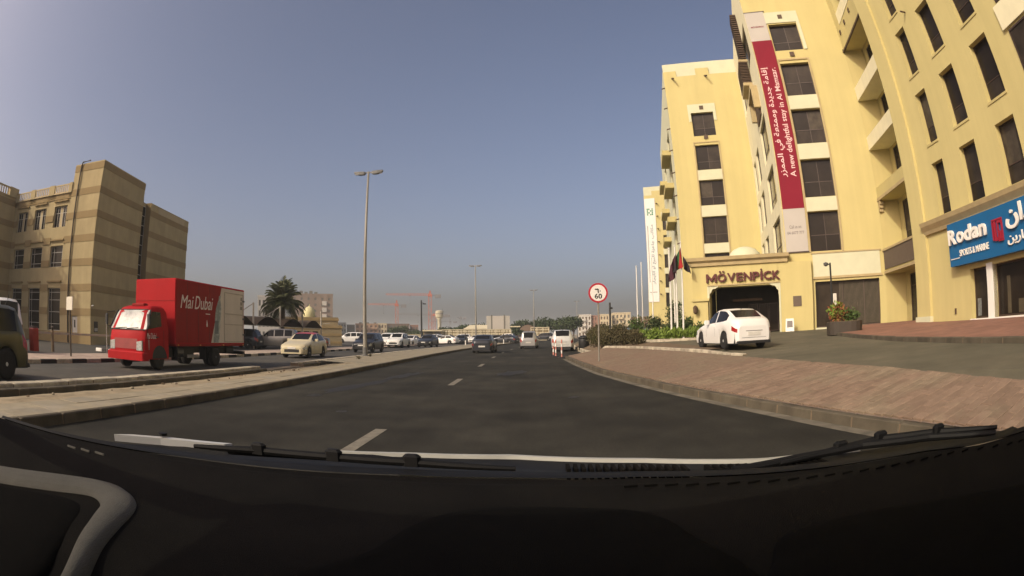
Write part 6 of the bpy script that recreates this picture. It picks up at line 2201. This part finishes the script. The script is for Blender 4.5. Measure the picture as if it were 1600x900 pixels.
dm = MB()
nxd, nyd = 60, 24
for i in range(nxd + 1):
    x = lerp(-1.12, .9, i / nxd)
    yb = base_y(x)
    for j in range(nyd + 1):
        v = j / nyd
        y = lerp(yb, -.02, v)
        z = ZD + .004 * sin(pi * min(1, v * 2.2)) - .10 * max(0, v - .55) ** 1.5
        # shallow step of the upper pad, raised passenger and centre areas
        z += -.006 if v < .06 else 0
        dm.v.append((x, y, z))
for i in range(nxd):
    for j in range(nyd):
        a = i * (nyd + 1) + j
        dm.f.append((a, a + nyd + 1, a + nyd + 2, a + 1))
smooth_by_angle(dm.build('dashboard', DASH, own), 40)
# centre panel and passenger recess: slightly raised soft pads with rounded outlines
def pad(name, outline, z0, z1, m_):
    nO = len(outline)
    sm_ = []
    for k in range(nO):
        p0, p1, p2, p3 = [Vector(outline[(k + d) % nO]) for d in (-1, 0, 1, 2)]
        for q in range(6):
            t_ = q / 6
            c_ = .5 * ((2 * p1) + (p2 - p0) * t_ + (2 * p0 - 5 * p1 + 4 * p2 - p3) * t_ ** 2 + (3 * p1 - p0 - 3 * p2 + p3) * t_ ** 3)
            sm_.append((c_.x, c_.y))
    outline = sm_
    mb = MB()
    cxm = sum(p[0] for p in outline) / len(outline)
    cym = sum(p[1] for p in outline) / len(outline)
    rings = []
    for k, (sc_, z) in enumerate(((1.0, z0), (.985, lerp(z0, z1, .55)), (.96, lerp(z0, z1, .85)), (.92, z1), (.8, z1 + .002))):
        rings.append([(cxm + (x - cxm) * sc_, cym + (y - cym) * sc_, z) for x, y in outline])
    mb.loft(rings, False, True)
    o = mb.build(name, m_, own)
    smooth_by_angle(o, 50)
    return o


pad('centre_panel', [(-.20, .30), (-.15, .45), (-.12, .55), (-.07, .605), (.0, .615), (.08, .60), (.13, .57), (.155, .5), (.16, .3)], 1.19, 1.206, DASH2)
pad('passenger_panel', [(.16, .30), (.20, .39), (.235, .445), (.30, .45), (.38, .43), (.50, .36), (.6, .27), (.6, .1), (.2, .1)], 1.185, 1.204, DASH2)
ih = MB()
cen = [(-.95, .14), (-.80, .25), (-.67, .345), (-.575, .42), (-.51, .452), (-.457, .43), (-.425, .37), (-.395, .31), (-.357, .248), (-.31, .17)]
dense = []
for k in range(len(cen) - 1):
    p0, p1, p2, p3 = [Vector(cen[max(0, min(len(cen) - 1, k + d))]) for d in (-1, 0, 1, 2)]
    for q in range(6):
        t_ = q / 6
        dense.append(.5 * ((2 * p1) + (p2 - p0) * t_ + (2 * p0 - 5 * p1 + 4 * p2 - p3) * t_ ** 2 + (3 * p1 - p0 - 3 * p2 + p3) * t_ ** 3))
rings = []
for k, p in enumerate(dense):
    d = (dense[min(k + 1, len(dense) - 1)] - dense[max(k - 1, 0)]).normalized()
    nrm = Vector((-d.y, d.x))
    w = interp([(0, .034), (.33, .034), (.45, .032), (.56, .028), (.67, .022), (.78, .017), (.9, .012), (1, .01)], k / len(dense))
    rings.append([(p.x + nrm.x * w * cos(a), p.y + nrm.y * w * cos(a), 1.194 + .016 * sin(a)) for a in [pi * q / 8 for q in range(9)]])
ih.loft(rings, False, False, False)
smooth_by_angle(ih.build('instrument_hood', HOODM, own), 60)
pad('instrument_well', [(-1.0, .0), (-.9, .13), (-.78, .245), (-.66, .31), (-.57, .375), (-.51, .40), (-.475, .385), (-.44, .33), (-.405, .27), (-.37, .2), (-.33, .0)], 1.18, 1.1985, DASH2)
# stitched seam line of the pad and defroster slot
sl = MB()
for k in range(26):
    x0 = .12 + k * .026
    sl.box(x0, x0 + .018, base_y(x0) - .085, base_y(x0) - .0835, ZD + .0035, ZD + .006)
sl.build('seam', DASH2, own)
for k in range(3):
    pass
dl = MB()
for k in range(3):
    dl.box(-.74 + k * .035, -.715 + k * .035, .575 + k * .008, .578 + k * .008, ZD + .003, ZD + .0065)
dl.build('vent_mark', HOODM, own)
# windscreen seal, cowl grille and bonnet
BON = [(-.92, .66), (-.78, .76), (-.61, .885), (-.42, .955), (-.22, .99), (-.03, .99), (.19, .915), (.38, .81), (.5, .78), (.66, .73), (.86, .60)]


def bon_y(x):
    return interp(BON, x)


cw = MB()
N_ = 48
for i in range(N_ + 1):
    x = lerp(-1.1, .9, i / N_)
    y0, y1 = base_y(x), max(base_y(x) + .06, bon_y(x))
    for t_, z in ((0, ZD - .004), (.12, ZD + .0), (.3, ZD - .016), (.7, ZD - .022), (.97, ZD - .018)):
        cw.v.append((x, lerp(y0, y1, t_), z))
for i in range(N_):
    for j in range(4):
        a = i * 5 + j
        cw.f.append((a, a + 5, a + 6, a + 1))
smooth_by_angle(cw.build('cowl', RUB, own), 50)
for k in range(34):
    x = .06 + k * .012
    if 15 < k < 18:
        continue
    y = lerp(base_y(x), bon_y(x), .62)
    MB().box(x, x + .006, y - .02, y + .02, ZD - .03, ZD - .012).build('cowl_slat', DASH, own)
bo = MB()
for i in range(N_ + 1):
    x = lerp(-.36, .56, i / N_)
    y = bon_y(x)
    wd_ = .006
    zr = ZD - .0125
    for dy, dz in ((-.004, -.03), (0, 0), (wd_, .001), (wd_ + .06, -.028), (.5, -.16), (1.0, -.40)):
        bo.v.append((x, y + dy, zr + dz))
for i in range(N_):
    for j in range(5):
        a = i * 6 + j
        bo.f.append((a, a + 6, a + 7, a + 1))
smooth_by_angle(bo.build('bonnet', mat('bonnet_edge', (0.36, 0.36, 0.32), .4, .1, 6), own), 50)
hp = MB()
hp.prism([(-.80, .78), (-.70, .835), (-.56, .885), (-.55, .90), (-.69, .86), (-.77, .815)], ZD - .02, ZD - .006)
hp.build('wing_corner', P_PEARL, own)
MB().lathe([(.010, ZD - .002), (.010, ZD + .003)], (-.70, .848, 0), 10).build('bonnet_bolt', RUB, own)
# wipers: arm is the part, blade a sub-part
def wiper(pts_arm, pts_blade):
    a = MB()
    a.tube([(x, y, z) for x, y, z in pts_arm], [.007] * (len(pts_arm) - 1) + [.005], 8)
    o = a.build('wiper_arm', RUB, own)
    b = MB()
    b.tube(pts_blade, [.004] + [.007] * (len(pts_blade) - 2) + [.004], 8)
    for k in range(1, len(pts_blade) - 1):
        x, y, z = pts_blade[k]
        b.cbox(x - .014, x + .014, y - .008, y + .008, z - .006, z + .014, .004)
    b.build('wiper_blade', RUB, o)


wiper([(-.52, .835, 1.192), (-.40, .855, 1.196), (-.25, .865, 1.20), (-.10, .86, 1.196)], [(-.58, .80, 1.198), (-.45, .83, 1.202), (-.31, .84, 1.203), (-.18, .845, 1.202), (-.02, .84, 1.196)])
wiper([(.30, .76, 1.188), (.42, .755, 1.192), (.54, .73, 1.197), (.66, .66, 1.199), (.76, .55, 1.199)], [(.38, .75, 1.190), (.50, .745, 1.196), (.58, .725, 1.202), (.68, .655, 1.205), (.77, .555, 1.206)])
# pillars, roof and doors (around the camera, mostly out of view) so that the dashboard sits in real shade
TRM = mat('headlining', (0.10, 0.095, 0.085), .9, .05)
rf = MB()
rf.box(-.85, .62, -2.2, .06, 1.68, 1.72)
rf.build('roof', P_WHITE, own)
for s_, pts in ((-1, [(-1.15, .58, 1.19), (-1.02, .3, 1.42), (-.86, .02, 1.68)]), (1, [(.93, .46, 1.19), (.78, .24, 1.42), (.63, .02, 1.68)])):
    MB().tube(pts, .03, 8).build('windscreen_pillar', TRM, own)
dr_ = MB()
dr_.box(-1.2, -1.14, -1.6, .58, .4, 1.15).box(.95, 1.0, -1.6, .46, .4, 1.15)
dr_.build_each('door', P_WHITE, own)

# ------------------------------------------------------------------ dusty air
hz = MB().box(-2600, 2600, -2600, 2600, -1.2, 42).build('haze', None, kind='stuff')
hm = bpy.data.materials.new('haze')
hm.use_nodes = True
hm.node_tree.nodes.clear()
ho = hm.node_tree.nodes.new('ShaderNodeOutputMaterial')
hv = hm.node_tree.nodes.new('ShaderNodeVolumePrincipled')
hv.inputs['Color'].default_value = (0.88, 0.91, 0.87, 1)
hv.inputs['Density'].default_value = 0.0007
hv.inputs['Anisotropy'].default_value = 0.2
hm.node_tree.links.new(hv.outputs[0], ho.inputs['Volume'])
hz.data.materials.append(hm)
hz['label'] = 'pale dusty air over the whole street'

# ------------------------------------------------------------------ tidy
for o in bpy.data.objects:
    if '_world' in o:
        del o['_world']
